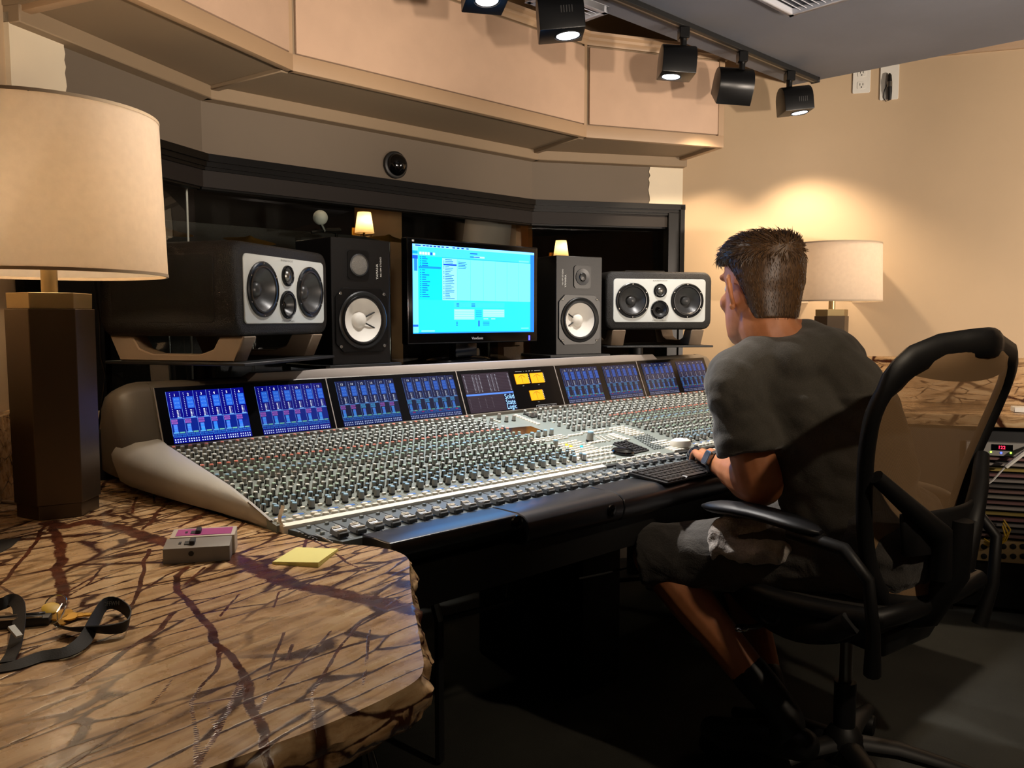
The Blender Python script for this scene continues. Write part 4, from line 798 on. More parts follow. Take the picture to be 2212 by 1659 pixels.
# ================================================================ marble desks
DZ = .745
def marble(name, use_attr=True, ang=.0):
    t = NT(name); o = t.coord(); mp = t.mapping(o, (1, 1, 1), (0, 0, -ang)); wr = t.n('ShaderNodeTexNoise', Scale=3.0, Detail=3.0); t.l(mp, wr.inputs['Vector'])
    wv = t.n('ShaderNodeMix', _data_type='VECTOR'); wv.inputs[0].default_value = .06; t.l(mp, wv.inputs[4]); t.l(wr.outputs['Color'], wv.inputs[5]); v = wv.outputs[1]
    st = t.noise(1, 8, .62, t.mapping(v, (7, 55, 55)), .6); cl = t.noise(5, 5, .6, v)
    base = t.ramp(st, [(.26, lin('#4a3018')), (.38, lin('#8f6d48')), (.5, lin('#b8946a')), (.72, lin('#d0b48a'))])
    base = t.mix(t.ramp(cl, [(.4, (.0,)*3), (.75, (.45,)*3)]), base, lin('#957a55'))
    vo = t.n('ShaderNodeTexVoronoi', _feature='DISTANCE_TO_EDGE', Scale=1.0, Randomness=1.0); t.l(t.mapping(v, (7, 27, 27)), vo.inputs['Vector'])
    dn = t.math('ADD', vo.outputs['Distance'], t.math('MULTIPLY', t.math('SUBTRACT', t.noise(34, 4), .5), .16))
    cr = t.ramp(dn, [(.025, (1,)*3), (.06, (0,)*3)] if use_attr else [(.0, (.9,)*3), (.03, (0,)*3)]); crm = t.math('MULTIPLY', cr, t.ramp(t.noise(4, 3, .5, v), [(.33, (.1,)*3), (.46, (1,)*3)]))
    vo2 = t.n('ShaderNodeTexVoronoi', _feature='DISTANCE_TO_EDGE', Scale=1.0); t.l(t.mapping(v, (4.2, 9, 6), (0, 0, .6)), vo2.inputs['Vector'])
    dn2 = t.math('ADD', vo2.outputs['Distance'], t.math('MULTIPLY', t.math('SUBTRACT', t.noise(22, 4), .5), .10)); cr2 = t.math('MULTIPLY', t.ramp(dn2, [(.012, (1,)*3), (.045, (0,)*3)]), t.ramp(t.noise(2.2, 2, .5, v), [(.40, (0,)*3), (.5, (1,)*3)]))
    vein = lin('#3a1d0f'); c = t.mix(crm, base, vein); c = t.mix(cr2, c, vein); hgt = t.math('ADD', crm, cr2)
    if use_attr:
        a = t.n('ShaderNodeAttribute', _attribute_name='vein'); d = t.math('ADD', a.outputs['Fac'], t.math('MULTIPLY', t.math('SUBTRACT', t.noise(45, 6, .7), .5), 1.5))
        mk = t.ramp(d, [(.70, (1,)*3), (.95, (0,)*3)]); inner = t.ramp(t.noise(26, 5, .6), [(.3, lin('#2a130b')), (.55, lin('#4f2716')), (.8, lin('#6d4024'))]); c = t.mix(mk, c, inner); hgt = t.math('ADD', hgt, mk)
    t.l(c, t.b.inputs['Base Color']); t.b.inputs['Roughness'].default_value = .24; t.l(t.ramp(t.noise(35, 4), [(.3, (.2,)*3), (.7, (.36,)*3)]), t.b.inputs['Roughness'])
    hh = t.math('SUBTRACT', t.math('MULTIPLY', t.noise(45, 5, .6), .35), hgt); t.bump(hh, .22, .0010); return t.m
d_ = atZ(304, 1208, DZ) - atZ(165, 1243, DZ); STA = math.atan2(d_.y, d_.x)
M['marble'] = marble('brown_rainforest_marble', True, STA); M['marble2'] = marble('brown_marble_splash', False, math.atan2(-.88, .476))
edge = [(.690, 2.33), (.698, 2.05), (.706, 1.75), (.722, 1.55), (.736, 1.44), (.752, 1.345), (.775, 1.285), (.797, 1.25), (.815, 1.215), (.824, 1.170), (.812, 1.118), (.765, 1.05), (.701, .957), (.640, .862), (.597, .797), (.569, .755), (.540, .729), (.490, .716), (.407, .708), (.28, .710), (.1, .705), (-.1, .708), (-.33, .705)]
def smooth_poly(pts, n):
    P_ = [Vector(p) for p in pts]; d = [0]
    for a, b in zip(P_, P_[1:]): d.append(d[-1] + (b - a).length)
    out = []
    for k in range(n):
        s = d[-1] * k / (n - 1); i = max(j for j in range(len(d)) if d[j] <= s + 1e-9); i = min(i, len(P_) - 2); u = (s - d[i]) / (d[i+1] - d[i])
        p0, p1, p2, p3 = P_[max(i-1, 0)], P_[i], P_[i+1], P_[min(i+2, len(P_)-1)]; out.append(.5 * (2*p1 + (p2-p0)*u + (2*p0-5*p1+4*p2-p3)*u*u + (-p0+3*p1-3*p2+p3)*u*u*u))
    return out
NS, NTT = 420, 220
E_ = smooth_poly(edge, NS)
wl = [WE1 + LW * (.03 + 1.80 * (k / (NS - 1))) + Vector((.03, 0)) for k in range(NS)]
TH = .052
top = [[(E_[i].lerp(wl[i], (j / (NTT - 1)) ** 1.0)) for j in range(NTT)] for i in range(NS)]
def c8(a, b): p = atZ(a / 2.304, 1000 + b / 2.304, DZ); return np.array((p.x, p.y))
VEINS = [(34, [(230, 300), (330, 318), (440, 290), (560, 310), (690, 355), (830, 400), (1000, 440), (1150, 465), (1300, 540), (1450, 600), (1650, 640), (1850, 690), (2060, 735)]),
 (18, [(260, 290), (290, 400), (310, 480), (290, 560), (310, 640), (300, 720)]), (15, [(930, 520), (880, 560), (890, 640), (950, 710), (1010, 770), (1060, 880), (1120, 930), (1200, 1030), (1240, 1120), (1250, 1240), (1300, 1330), (1320, 1440)]),
 (8, [(1090, 930), (1070, 1030), (990, 1120), (950, 1190), (960, 1260), (980, 1400), (990, 1518)]), (5, [(950, 1200), (1210, 1165)]), (8, [(1190, 1090), (1150, 1230), (1080, 1330), (1020, 1450), (990, 1518)]),
 (10, [(870, 740), (800, 830), (640, 920), (500, 1030), (380, 1120)]), (7, [(740, 430), (710, 540), (690, 650), (640, 710)]), (7, [(230, 310), (150, 430), (60, 540), (-40, 640)]), (6, [(560, 40), (480, 160)]), (6, [(880, 140), (800, 230), (710, 330)]), (6, [(1090, 210), (900, 320)]), (6, [(1230, 260), (1170, 340), (1150, 400)]),
 (5, [(1020, 520), (930, 600)]), (6, [(1530, 360), (1510, 430)]), (5, [(1530, 370), (1640, 430), (1720, 490), (1820, 540)]), (6, [(1640, 830), (1500, 1000), (1330, 1160), (1290, 1230)]), (6, [(1800, 790), (1700, 900), (1640, 1000), (1550, 1140), (1550, 1320)]), (4, [(1840, 830), (1820, 1000), (1810, 1110)]), (5, [(1430, 840), (1390, 930), (1330, 1080)]),
 (4, [(1480, 620), (1390, 640), (1350, 720)]), (4, [(680, 170), (650, 250)]), (4, [(760, 110), (770, 200)]), (5, [(500, 560), (330, 640)]), (5, [(700, 640), (820, 560), (900, 530)]), (4, [(1100, 760), (1190, 650)]), (5, [(1040, 1190), (1070, 1320)]), (5, [(850, 1080), (760, 1200)]), (6, [(1460, 900), (1440, 980)]), (4, [(300, 680), (470, 590), (520, 500)]), (5, [(120, 700), (60, 640), (0, 610)])]
PTS = np.array([(p.x, p.y) for r in top for p in r]); att = np.full(len(PTS), 9.0)
wob = np.array([noise.noise((x * 14, y * 14, 0)) for x, y in PTS]) * .006; wob2 = np.array([noise.noise((x * 14, y * 14, 7)) for x, y in PTS]) * .006
PW = PTS + np.stack([wob, wob2], 1)
for w, pl in VEINS:
    q = [c8(*p) for p in pl]; mid = q[len(q) // 2]; wid = max(.0022, w * .00052 * np.linalg.norm(mid) / 1.25)
    for a, b in zip(q, q[1:]):
        ab = b - a; tt = np.clip(((PW - a) @ ab) / (ab @ ab), 0, 1); dist = np.linalg.norm(PW - (a + tt[:, None] * ab), axis=1) / wid; att = np.minimum(att, dist)
desk = thing('marble_desk', 'brown veined marble desk with rough chiselled edge, holding the large lamp', 'desk', (.2, 1.2, 0))
vs = []; fs = []
for i in range(NS):
    for j in range(NTT): p = top[i][j]; vs.append((p.x, p.y, DZ))
for i in range(NS - 1):
    for j in range(NTT - 1): a = i * NTT + j; fs.append((a, a + NTT, a + NTT + 1, a + 1))
me = bpy.data.meshes.new('stone_top'); base_n = len(vs); att = list(att)
LV = 8      # rough chiselled edge
for k in range(1, LV + 1):
    for i in range(NS):
        t0 = E_[min(i+1, NS-1)] - E_[max(i-1, 0)]; n = Vector((-t0.y, t0.x)).normalized(); n = -n if (n.dot(E_[i] - wl[i]) < 0) else n
        amp = (.010 if 1 <= k < LV else .006) * (1 if i > NS * .42 else .25); q = E_[i]; f = k / LV
        dn = noise.fractal((q.x * 28, q.y * 28, f * 2.2), 1.0, 2.0, 4) * amp; bulge = .010 * math.sin(PI * f) * (1 if i > NS * .42 else .2)
        vs.append((q.x + n.x * (dn + bulge - .002), q.y + n.y * (dn + bulge - .002), DZ - TH * f + (0 if k < LV else noise.noise((q.x * 30, q.y * 30, 3)) * .006))); att.append(att[i * NTT] + .3)
def vid(k, i): return i * NTT if k == 0 else base_n + (k - 1) * NS + i
for k in range(LV):
    for i in range(NS - 1): fs.append((vid(k, i), vid(k + 1, i), vid(k + 1, i + 1), vid(k, i + 1)))
fs.append(tuple(vid(LV, i) for i in range(NS)) + tuple(len(vs) + i for i in range(2))); vs += [(wl[-1].x, wl[-1].y, DZ - TH), (wl[0].x, wl[0].y, DZ - TH)]; att += [9, 9]
me.from_pydata(vs, [], fs); me.materials.append(M['marble']); a = me.attributes.new('vein', 'FLOAT', 'POINT'); a.data.foreach_set('value', [min(9.0, float(x)) for x in att]); me.update()
bm = bmesh.new(); bm.from_mesh(me); bmesh.ops.recalc_face_normals(bm, faces=bm.faces); bm.to_mesh(me); bm.free(); me.shade_smooth(); me.set_sharp_from_angle(angle=math.radians(50)); link('stone_top', me, desk, True)
M['cab_dark'] = mat('dark_cabinet_wood', '#17110c', .6)
m = MB(); m.prism([(.62, 2.28), (.62, 1.30), (.45, .80), (-.30, .80), (.44, 2.24)], 0, DZ - TH - .006); m.build('base_cabinet', M['cab_dark'], desk, True, smooth=0)
for pl in (((-10, 1047), (40, 1050), (26, 1062), (-10, 1078)), ((-10, 1168), (45, 1163), (25, 1182), (-10, 1200))):     # cable cut-outs
    pp = [atZ(x, y, DZ) for x, y in pl]; m = MB(); m.loft([[p + Vector((0, 0, -.003)) for p in pp], [p + Vector((0, 0, .0012)) for p in pp]]); m.build('cable_cutout', M['black'], desk, True, smooth=0)
# splash panels
n2 = Vector((LW.y, -LW.x)); F, L = seg_frame(WE1 + LW * 1.82, WE1)
MB(F).box(0, .002, DZ + .001, L - .005, .03, DZ + .19).build('splash_panel', M['marble2'], desk, True)
# right counter with splash
cnt = thing('marble_counter', 'brown marble counter along the right wall behind the chair', 'counter', (3.75, 1.2, 0)); F, L = seg_frame(WE2 + RW * .42, WE2 + RW * 3.6); RZ = .786
MB(F).box(0, .002, RZ + .001, L, .028, .986).build('splash_panel', M['marble2'], cnt, True); MB(F).box(0, .002, RZ - .045, L, .50, RZ).build('stone_top', M['marble2'], cnt, True, bevel=(.006, 2))
MB(F).box(.02, .01, 0, .72, .44, RZ - .046).build('base_cabinet', M['cab_dark'], cnt, True)
# ================================================================ office chair
M['ch_frame'] = mat('graphite_chair_frame', '#141415', .5, bump=(350, .2, .001)); M['ch_pad'] = mat('black_vinyl_arm_pad', '#17171a', .45, bump=(200, .15, .001))
def mesh_mat(name, col, dens=.55):
    t = NT(name); b = t.b; b.inputs['Base Color'].default_value = lin(col) + (1,); b.inputs['Roughness'].default_value = .7
    uv = t.n('ShaderNodeUVMap'); w = t.n('ShaderNodeTexWave', _wave_type='BANDS', _bands_direction='X', Scale=18.0, Distortion=.3, Detail=1.0); t.l(uv.outputs[0], w.inputs['Vector'])
    w2 = t.n('ShaderNodeTexWave', _wave_type='BANDS', _bands_direction='Y', Scale=45.0); t.l(uv.outputs[0], w2.inputs['Vector'])
    f = t.math('MAXIMUM', t.ramp(w.outputs['Fac'], [(.45, (0,)*3), (.6, (1,)*3)]), t.ramp(w2.outputs['Fac'], [(.72, (0,)*3), (.85, (1,)*3)]))
    t.l(t.math('ADD', t.math('MULTIPLY', f, .5), .25), b.inputs['Alpha']); return t.m
M['ch_mesh'] = mesh_mat('woven_chair_mesh', '#c09a70')
M['ch_mesh_dark'] = mat('dark_mesh_band', '#2a2622', .85, bump=(400, .4, .001))
ch = thing('office_chair', 'black mesh office chair with curved back frame that the man sits on', 'chair', (1.93, .86, 0), -7)
def interp(tab, z):      # smooth curve through the table
    xs = [q[0] for q in tab]; ys = [q[1] for q in tab]; z = max(xs[0], min(xs[-1], z)); i = max(k for k in range(len(xs) - 1) if xs[k] <= z + 1e-9); h = xs[i+1] - xs[i]; u = (z - xs[i]) / h
    sl = lambda k: (ys[min(k+1, len(ys)-1)] - ys[max(k-1, 0)]) / (xs[min(k+1, len(xs)-1)] - xs[max(k-1, 0)])
    m0, m1 = sl(i) * h, sl(i+1) * h; return (2*u**3-3*u*u+1)*ys[i] + (u**3-2*u*u+u)*m0 + (-2*u**3+3*u*u)*ys[i+1] + (u**3-u*u)*m1
BW = [(.54, .13), (.60, .165), (.70, .195), (.80, .225), (.90, .258), (.98, .27), (1.04, .245), (1.075, .20), (1.095, .10)]
BY = [(.54, -.20), (.66, -.185), (.78, -.195), (.95, -.235), (1.04, -.27), (1.095, -.295)]
def bk(u, z): w = interp(BW, z); return Vector((u * w, interp(BY, z) + .035 * u * u, z))
zs = [.545 + (1.090 - .545) * k / 26 for k in range(27)]
ring = [bk(1, z) for z in zs] + [bk(x, 1.092 + .010 * (1 - x * x)) for x in (.7, .35, 0, -.35, -.7)] + [bk(-1, z) for z in reversed(zs)] + [bk(x, .535) for x in (-.6, 0, .6)]
def closed_tube(mb, pts, rx, ry, n=10):
    k = len(pts); rings = []
    for i, p in enumerate(pts):
        t_ = (pts[(i+1) % k] - pts[i-1]).normalized(); nrm = Vector((0, 1, 0)); b = t_.cross(nrm).normalized(); nn = b.cross(t_); r = rx[i] if isinstance(rx, list) else rx
        rings.append([p + b * (r * math.cos(2*PI*j/n)) + nn * (ry * math.sin(2*PI*j/n)) for j in range(n)])
    mb.loft(rings, loop=True)
wid = [.020 + (.012 if p.z > 1.02 else 0) for p in ring]
m = MB(); closed_tube(m, ring, wid, .016); m.build('back_frame', M['ch_frame'], ch, smooth=60)
def sheet(name, mt, fn, nu, nv, parent):
    me = bpy.data.meshes.new(name); vs = [fn(i / nu, j / nv) for j in range(nv + 1) for i in range(nu + 1)]; fs = [(j*(nu+1)+i, j*(nu+1)+i+1, (j+1)*(nu+1)+i+1, (j+1)*(nu+1)+i) for j in range(nv) for i in range(nu)]
    me.from_pydata([tuple(v) for v in vs], [], fs); me.materials.append(mt); uv = me.uv_layers.new(name='UVMap'); d = []
    for p in me.polygons:
        for v in p.vertices: d += [(v % (nu+1)) / nu * 5, (v // (nu+1)) / nv * 5]
    uv.data.foreach_set('uv', d); me.shade_smooth(); return link(name, me, parent)
sheet('back_mesh', M['ch_mesh'], lambda u, v: bk((u - .5) * 1.98, 0.55 + v * .54) - Vector((0, .012 * (1 - (2*u-1)**2), 0)), 20, 24, ch)
sheet('top_band', M['ch_mesh_dark'], lambda u, v: bk((u - .5) * 1.9, 1.020 + v * .07 + .025 * (2*u-1)**2 * (1 - v)) - Vector((0, .012 * (1 - (2*u-1)**2) - .003, 0)), 20, 4, ch)
m = MB(); m.loft([[bk(x, .70 + dz) + Vector((0, -.03 - .02 * (1 - x*x) - dy, 0)) for dz, dy in ((-.045, .0), (-.05, .012), (.045, .012), (.05, 0))] for x in [-.8 + .2 * k for k in range(9)]]); m.build('lumbar_pad', M['ch_frame'], ch, bevel=(.004, 1))
for s_ in (-1, 1): MB().tube([bk(s_ * .98, .83) + Vector((0, -.02, 0)), bk(s_ * .75, .77) + Vector((0, -.045, 0)), bk(s_ * .35, .70) + Vector((0, -.065, 0)), Vector((s_ * .05, -.24, .60))], [.016, .02, .024, .024], 10).build('back_strut', M['ch_frame'], ch)
MB().tube([(0, -.255, .72), (0, -.245, .60), (0, -.19, .50), (0, -.08, .455)], [.026, .032, .036, .04], 12).build('spine', M['ch_frame'], ch)
SZ = .535
def seat(u, v):      # u across, v rear to front
    x = (u - .5) * 2; y = -.20 + v * .47; w = .225 + .03 * math.sin(PI * v); z = SZ + .012 * x * x - .010 * math.sin(PI * v) - (0 if v < .78 else (v - .78) ** 2 * 1.3)
    return Vector((x * w, y, z))
sheet('seat_mesh', M['ch_mesh_dark'], seat, 14, 16, ch)
rp = [seat(1, k / 18) for k in range(19)] + [seat(x, 1) for x in (.75, .5, .25)] + [seat(0, k / 18) for k in range(18, -1, -1)] + [seat(x, 0) for x in (.25, .5, .75)]
m = MB(); k = len(rp); rings = []
for i, p in enumerate(rp):
    t_ = (rp[(i+1) % k] - rp[i-1]).normalized(); b = t_.cross(Vector((0, 0, 1))).normalized(); rings.append([p + b * (.018 * math.cos(2*PI*j/10)) + Vector((0, 0, .022 * math.sin(2*PI*j/10) - .014)) for j in range(10)])
m.loft(rings, loop=True); m.build('seat_frame', M['ch_frame'], ch, smooth=60)
m = MB(); rings = []
for k2 in range(17):
    v = k2 / 16; a_, b_ = seat(0, v), seat(1, v); dp = .075 * math.sin(PI * min(1, v * 1.05 + .08)) + .012; rings.append([a_, b_, b_ + Vector((-.01, 0, -dp)), a_ + Vector((.01, 0, -dp))])
m.loft(rings); m.M = T(0, 0, 0); m.v = [v - Vector((0, 0, .018)) for v in m.v]; m.build('seat_shell', M['ch_frame'], ch, smooth=60)
m = MB(); m.loft([[(x, y, z) for x, y, z in ((-.10, -.15, .40), (.10, -.15, .40), (.12, .13, .43), (-.12, .13, .43))], [(-.14, -.17, .47), (.14, -.17, .47), (.17, .15, .50), (-.17, .15, .50)]]); m.build('tilt_housing', M['ch_frame'], ch, bevel=(.015, 3))
for s_ in (-1, 1):
    MB().tube([(s_ * .16, .02, .455), (s_ * .225, -.03, .46), (s_ * .25, -.12, .49), (s_ * .255, -.16, .52)], .024, 10).build('seat_link', M['ch_frame'], ch)
    MB().lathe([(.033, 0), (.034, .014), (.029, .018), (.026, .014), (.018, .014), (.014, .019), (.001, .02)], 24, frame((s_ * .235, .045, .485), (s_, 0, 0))).build('pivot_disc', M['ch_frame'], ch)
    MB().tube([(s_ * .10, .09, .43), (s_ * .22, .10, .425), (s_ * .262, .105, .43)], .007, 8).build('lever', M['chrome'], ch); MB().ball((s_ * .268, .105, .43), .014, sc=(1.5, 1, .7)).build('lever_tip', M['chrome'], ch)
    MB().tube([(s_ * .235, -.20, .42), (s_ * .262, -.215, .52), (s_ * .28, -.21, .63), (s_ * .285, -.16, .682), (s_ * .285, -.03, .690)], [.018, .014, .013, .014, .016], 10).build('arm_post', M['ch_frame'], ch)
    rings = []
    for k2 in range(15):
        v = k2 / 14; y = -.105 + v * .315; w = .040 * (1 - abs(2 * v - 1) ** 5 * .75); hh = .016 * (1 - abs(2 * v - 1) ** 6 * .7); rings.append([(s_ * .285 + w * math.cos(2*PI*j/14), y, .705 + .012 * math.sin(PI * v) + hh * math.sin(2*PI*j/14)) for j in range(14)])
    MB().loft(rings).build('arm_pad', M['ch_pad'], ch, smooth=60)
MB().cyl((0, 0, .13), (0, 0, .27), .026).build('gas_sleeve', M['ch_frame'], ch); MB().cyl((0, 0, .27), (0, 0, .42), .015).build('gas_piston', M['steel'], ch)
MB().lathe([(.05, .075), (.052, .12), (.036, .15), (.028, .16)], 24).build('hub', M['ch_frame'], ch)
for k in range(5):
    a = math.radians(72 * k + 20); d = Vector((math.cos(a), math.sin(a), 0)); MB().tube([d * .03 + Vector((0, 0, .115)), d * .12 + Vector((0, 0, .112)), d * .24 + Vector((0, 0, .088)), d * .32 + Vector((0, 0, .07))], [.030, .027, .022, .017], 10, ell=(1, .75)).build('base_leg', M['ch_frame'], ch)
    c_ = d * .31; s2 = Vector((-d.y, d.x, 0)); ca = MB(); ca.cyl(c_ + Vector((0, 0, .04)), c_ + Vector((0, 0, .075)), .008); ca.lathe([(.014, -.02), (.026, -.018), (.03, 0), (.026, .018), (.014, .02)], 16, frame(c_ + Vector((0, 0, .03)), s2)); ca.build('caster', M['black_soft'], ch)
# ================================================================ the man at the console
def skin_mat():
    t = NT('skin'); c = t.noise(18, 4); t.l(t.ramp(c, [(.3, lin('#a8683f')), (.7, lin('#c07f56'))]), t.b.inputs['Base Color']); t.b.inputs['Roughness'].default_value = .5; t.b.inputs['Subsurface Weight'].default_value = .08; t.b.inputs['Subsurface Radius'].default_value = (.02, .008, .004); t.bump(t.noise(260, 3), .12, .001); return t.m
M['skin'] = skin_mat()
def cloth(name, col, sc=380, wr=9, amt=.5):
    t = NT(name); c = lin(col); f = t.noise(sc, 2); t.l(t.ramp(f, [(.3, tuple(x * .8 for x in c)), (.7, tuple(x * 1.15 for x in c))]), t.b.inputs['Base Color']); t.b.inputs['Roughness'].default_value = .9; t.b.inputs['Sheen Weight'].default_value = .25
    t.bump(t.math('ADD', t.math('MULTIPLY', f, .12), t.noise(wr, 3, .5, None, .8)), amt, .012); return t.m
M['shirt'] = cloth('charcoal_cotton', '#48443c'); M['shorts'] = cloth('dark_shorts_cloth', '#413d39', 300, 14, .6); M['pocket'] = cloth('pale_grey_lining', '#a9a19b', 300, 25, .8); M['shoe'] = mat('black_shoe', '#0c0c0d', .5); M['hair'] = None
def remesh(name, mb, vox, it, mt, parent, world=True, fac=.5):
    o = mb.build(name, mt, None, raw=True); md = o.modifiers.new('r', 'REMESH'); md.mode = 'VOXEL'; md.voxel_size = vox
    if it: sm = o.modifiers.new('s', 'SMOOTH'); sm.factor = fac; sm.iterations = it
    me = bake(o); me.name = name; me.materials.clear(); me.materials.append(mt); me.shade_smooth()
    return link(name, me, parent, world)
def limb(mb, pts, sub=5, n=14):
    """tapered rounded chain through (point, radius) pairs"""
    P_ = [Vector(p) for p, r in pts]; R_ = [r for p, r in pts]; out = []; rr = []
    for i in range(len(P_) - 1):
        p0, p1, p2, p3 = P_[max(i-1, 0)], P_[i], P_[i+1], P_[min(i+2, len(P_)-1)]
        for k in range(sub):
            u = k / sub; out.append(.5 * (2*p1 + (p2-p0)*u + (2*p0-5*p1+4*p2-p3)*u*u + (-p0+3*p1-3*p2+p3)*u**3)); us = u*u*(3-2*u); rr.append(R_[i] + (R_[i+1] - R_[i]) * us)
    out.append(P_[-1]); rr.append(R_[-1]); mb.tube(out, rr, n); mb.ball(out[0], rr[0] * .99, n, 8); mb.ball(out[-1], rr[-1] * .99, n, 8)
man = thing('person', 'man in charcoal t-shirt and dark shorts leaning over the console toward the monitor', 'person', (1.92, .9, 0))
HC = Vector((1.822, 1.052, 1.214)); HR = Matrix.Translation(HC) @ Rz(-27) @ Rx(-4) @ Matrix.Scale(1.02, 4)
SH_L = Vector((1.690, 1.042, 1.010)); EL_L = Vector((1.708, .975, .772)); WR_L = Vector((1.834, 1.170, .780))
SH_R = Vector((2.062, 1.01, 1.012)); EL_R = Vector((2.15, .93, .78)); WR_R = Vector((2.18, 1.18, .775))
HIP_L = Vector((1.835, .80, .625)); HIP_R = Vector((2.01, .80, .625)); KN_L = Vector((1.645, 1.225, .56)); KN_R = Vector((2.02, 1.25, .57)); AN_L = Vector((1.712, .90, .24)); AN_R = Vector((1.83, .98, .13))
body = MB()
# head: stacked cross-sections (z, front, back, half width)
HS = [(-.128, .060, -.005, .026), (-.118, .086, -.02, .046), (-.100, .096, -.035, .058), (-.078, .097, -.052, .065), (-.055, .098, -.066, .069), (-.030, .098, -.082, .071), (-.005, .096, -.094, .072), (.020, .091, -.101, .073), (.045, .098, -.104, .0745), (.070, .096, -.103, .075), (.090, .086, -.097, .071), (.106, .068, -.082, .060), (.118, .042, -.057, .042), (.123, .015, -.025, .02)]
def hring(z, f, b, w, n=28, ex=2.35):
    c = (f + b) / 2; d = (f - b) / 2; pts = []
    for k in range(n):
        a = 2 * PI * k / n; ca, sa = math.cos(a), math.sin(a); pts.append(HR @ Vector((w * math.copysign(abs(ca) ** (2 / ex), ca), c + d * math.copysign(abs(sa) ** (2 / 2.0), sa), z)))
    return pts
body.loft([hring(*r) for r in HS])
hp = lambda x, y, z: HR @ Vector((x, y, z))
limb(body, [(hp(0, .092, .040), .008), (hp(0, .104, .010), .010), (hp(0, .117, -.022), .012), (hp(0, .108, -.032), .011)], 4, 10)     # nose
for s_ in (-1, 1): body.ball(hp(s_ * .013, .104, -.030), .009); limb(body, [(hp(s_ * .012, .094, .048), .010), (hp(s_ * .055, .075, .045), .010)], 3, 10); body.ball(hp(s_ * .046, .062, -.018), .026, sc=(1, .9, 1))
limb(body, [(hp(-.022, .098, -.062), .007), (hp(0, .105, -.060), .008), (hp(.022, .098, -.062), .007)], 3, 8); limb(body, [(hp(-.018, .097, -.074), .008), (hp(0, .103, -.076), .009), (hp(.018, .097, -.074), .008)], 3, 8)
NB = Vector((1.872, .985, 1.075))
limb(body, [(hp(0, -.018, -.03), .064), (hp(0, -.03, -.09), .066), (hp(0, -.035, -.12).lerp(NB, .5), .069), (NB, .078), (NB + Vector((0, -.02, -.05)), .085)])
limb(body, [(Vector((1.885, .98, 1.0)), .10), (Vector((1.91, .88, .82)), .11), (Vector((1.92, .82, .66)), .12)])     # trunk inside the shirt
def arm(S, E, Wp):
    limb(body, [(S.lerp(Vector((1.885, 1.0, 1.0)), .45), .06), (S, .058), (S.lerp(E, .4), .054), (S.lerp(E, .8), .054), (E, .053)]); limb(body, [(E, .054), (E.lerp(Wp, .22), .055), (E.lerp(Wp, .5), .046), (E.lerp(Wp, .8), .034), (Wp, .029)])
arm(SH_L, EL_L, WR_L); arm(SH_R, EL_R, WR_R)
def leg(Hp, K, A):
    limb(body, [(Hp, .085), (Hp.lerp(K, .5), .075), (K, .056)]); limb(body, [(K, .056), (K.lerp(A, .28), .056), (K.lerp(A, .6), .046), (A, .034)])
leg(HIP_L, KN_L, AN_L); leg(HIP_R, KN_R, AN_R)
def hand(Wp, d, up, thumb, target_h, curl):
    """palm and five unequal curled fingers, thumb from the side of the palm"""
    d = d.normalized(); side = d.cross(up).normalized() * thumb; upn = up.normalized()
    pal = lambda a, b, c=0: Wp + d * a + side * b + upn * c
    limb(body, [(pal(-.01, 0), .027), (pal(.03, .004), .026), (pal(.065, .006), .021)], 4, 10)
    for b in (-.030, -.012, .008, .028): limb(body, [(pal(.015, b * .55), .016), (pal(.085, b), .0125)], 4, 10)
    for b, L_, sp_ in ((.030, .072, .10), (.010, .080, .03), (-.011, .075, -.04), (-.031, .058, -.12)):
        k0 = pal(.085, b); dd = (d + side * sp_).normalized(); k1 = k0 + dd * L_ * .45 + upn * curl[0] * L_; k2 = k1 + dd * L_ * .30 + upn * curl[1] * L_; k3 = k2 + dd * L_ * .22 + upn * curl[2] * L_; limb(body, [(k0, .0108), (k1, .0098), (k2, .0090), (k3, .0078)], 4, 10)
    t0 = pal(.022, .026, -.004); t1 = t0 + d * .030 + side * .026 + upn * -.006; t2 = t1 + d * .030 + side * .008 + upn * -.006; limb(body, [(pal(.01, .012), .016), (t0, .0145), (t1, .0112), (t2, .0088)], 4, 10)
MOUSE = Vector((1.985, 1.330, 0)); 
hd = Vector((MOUSE.x - WR_L.x, MOUSE.y - WR_L.y, .0)); hand(WR_L, hd + Vector((0, 0, .012)), Vector((0, 0, 1)), 1, 0, (.06, -.22, -.38))
hand(WR_R, Vector((-.15, 1, .0)), Vector((0, 0, 1)), -1, 0, (-.05, -.18, -.22))
bobj = remesh('body', body, .0042, 5, M['skin'], man)
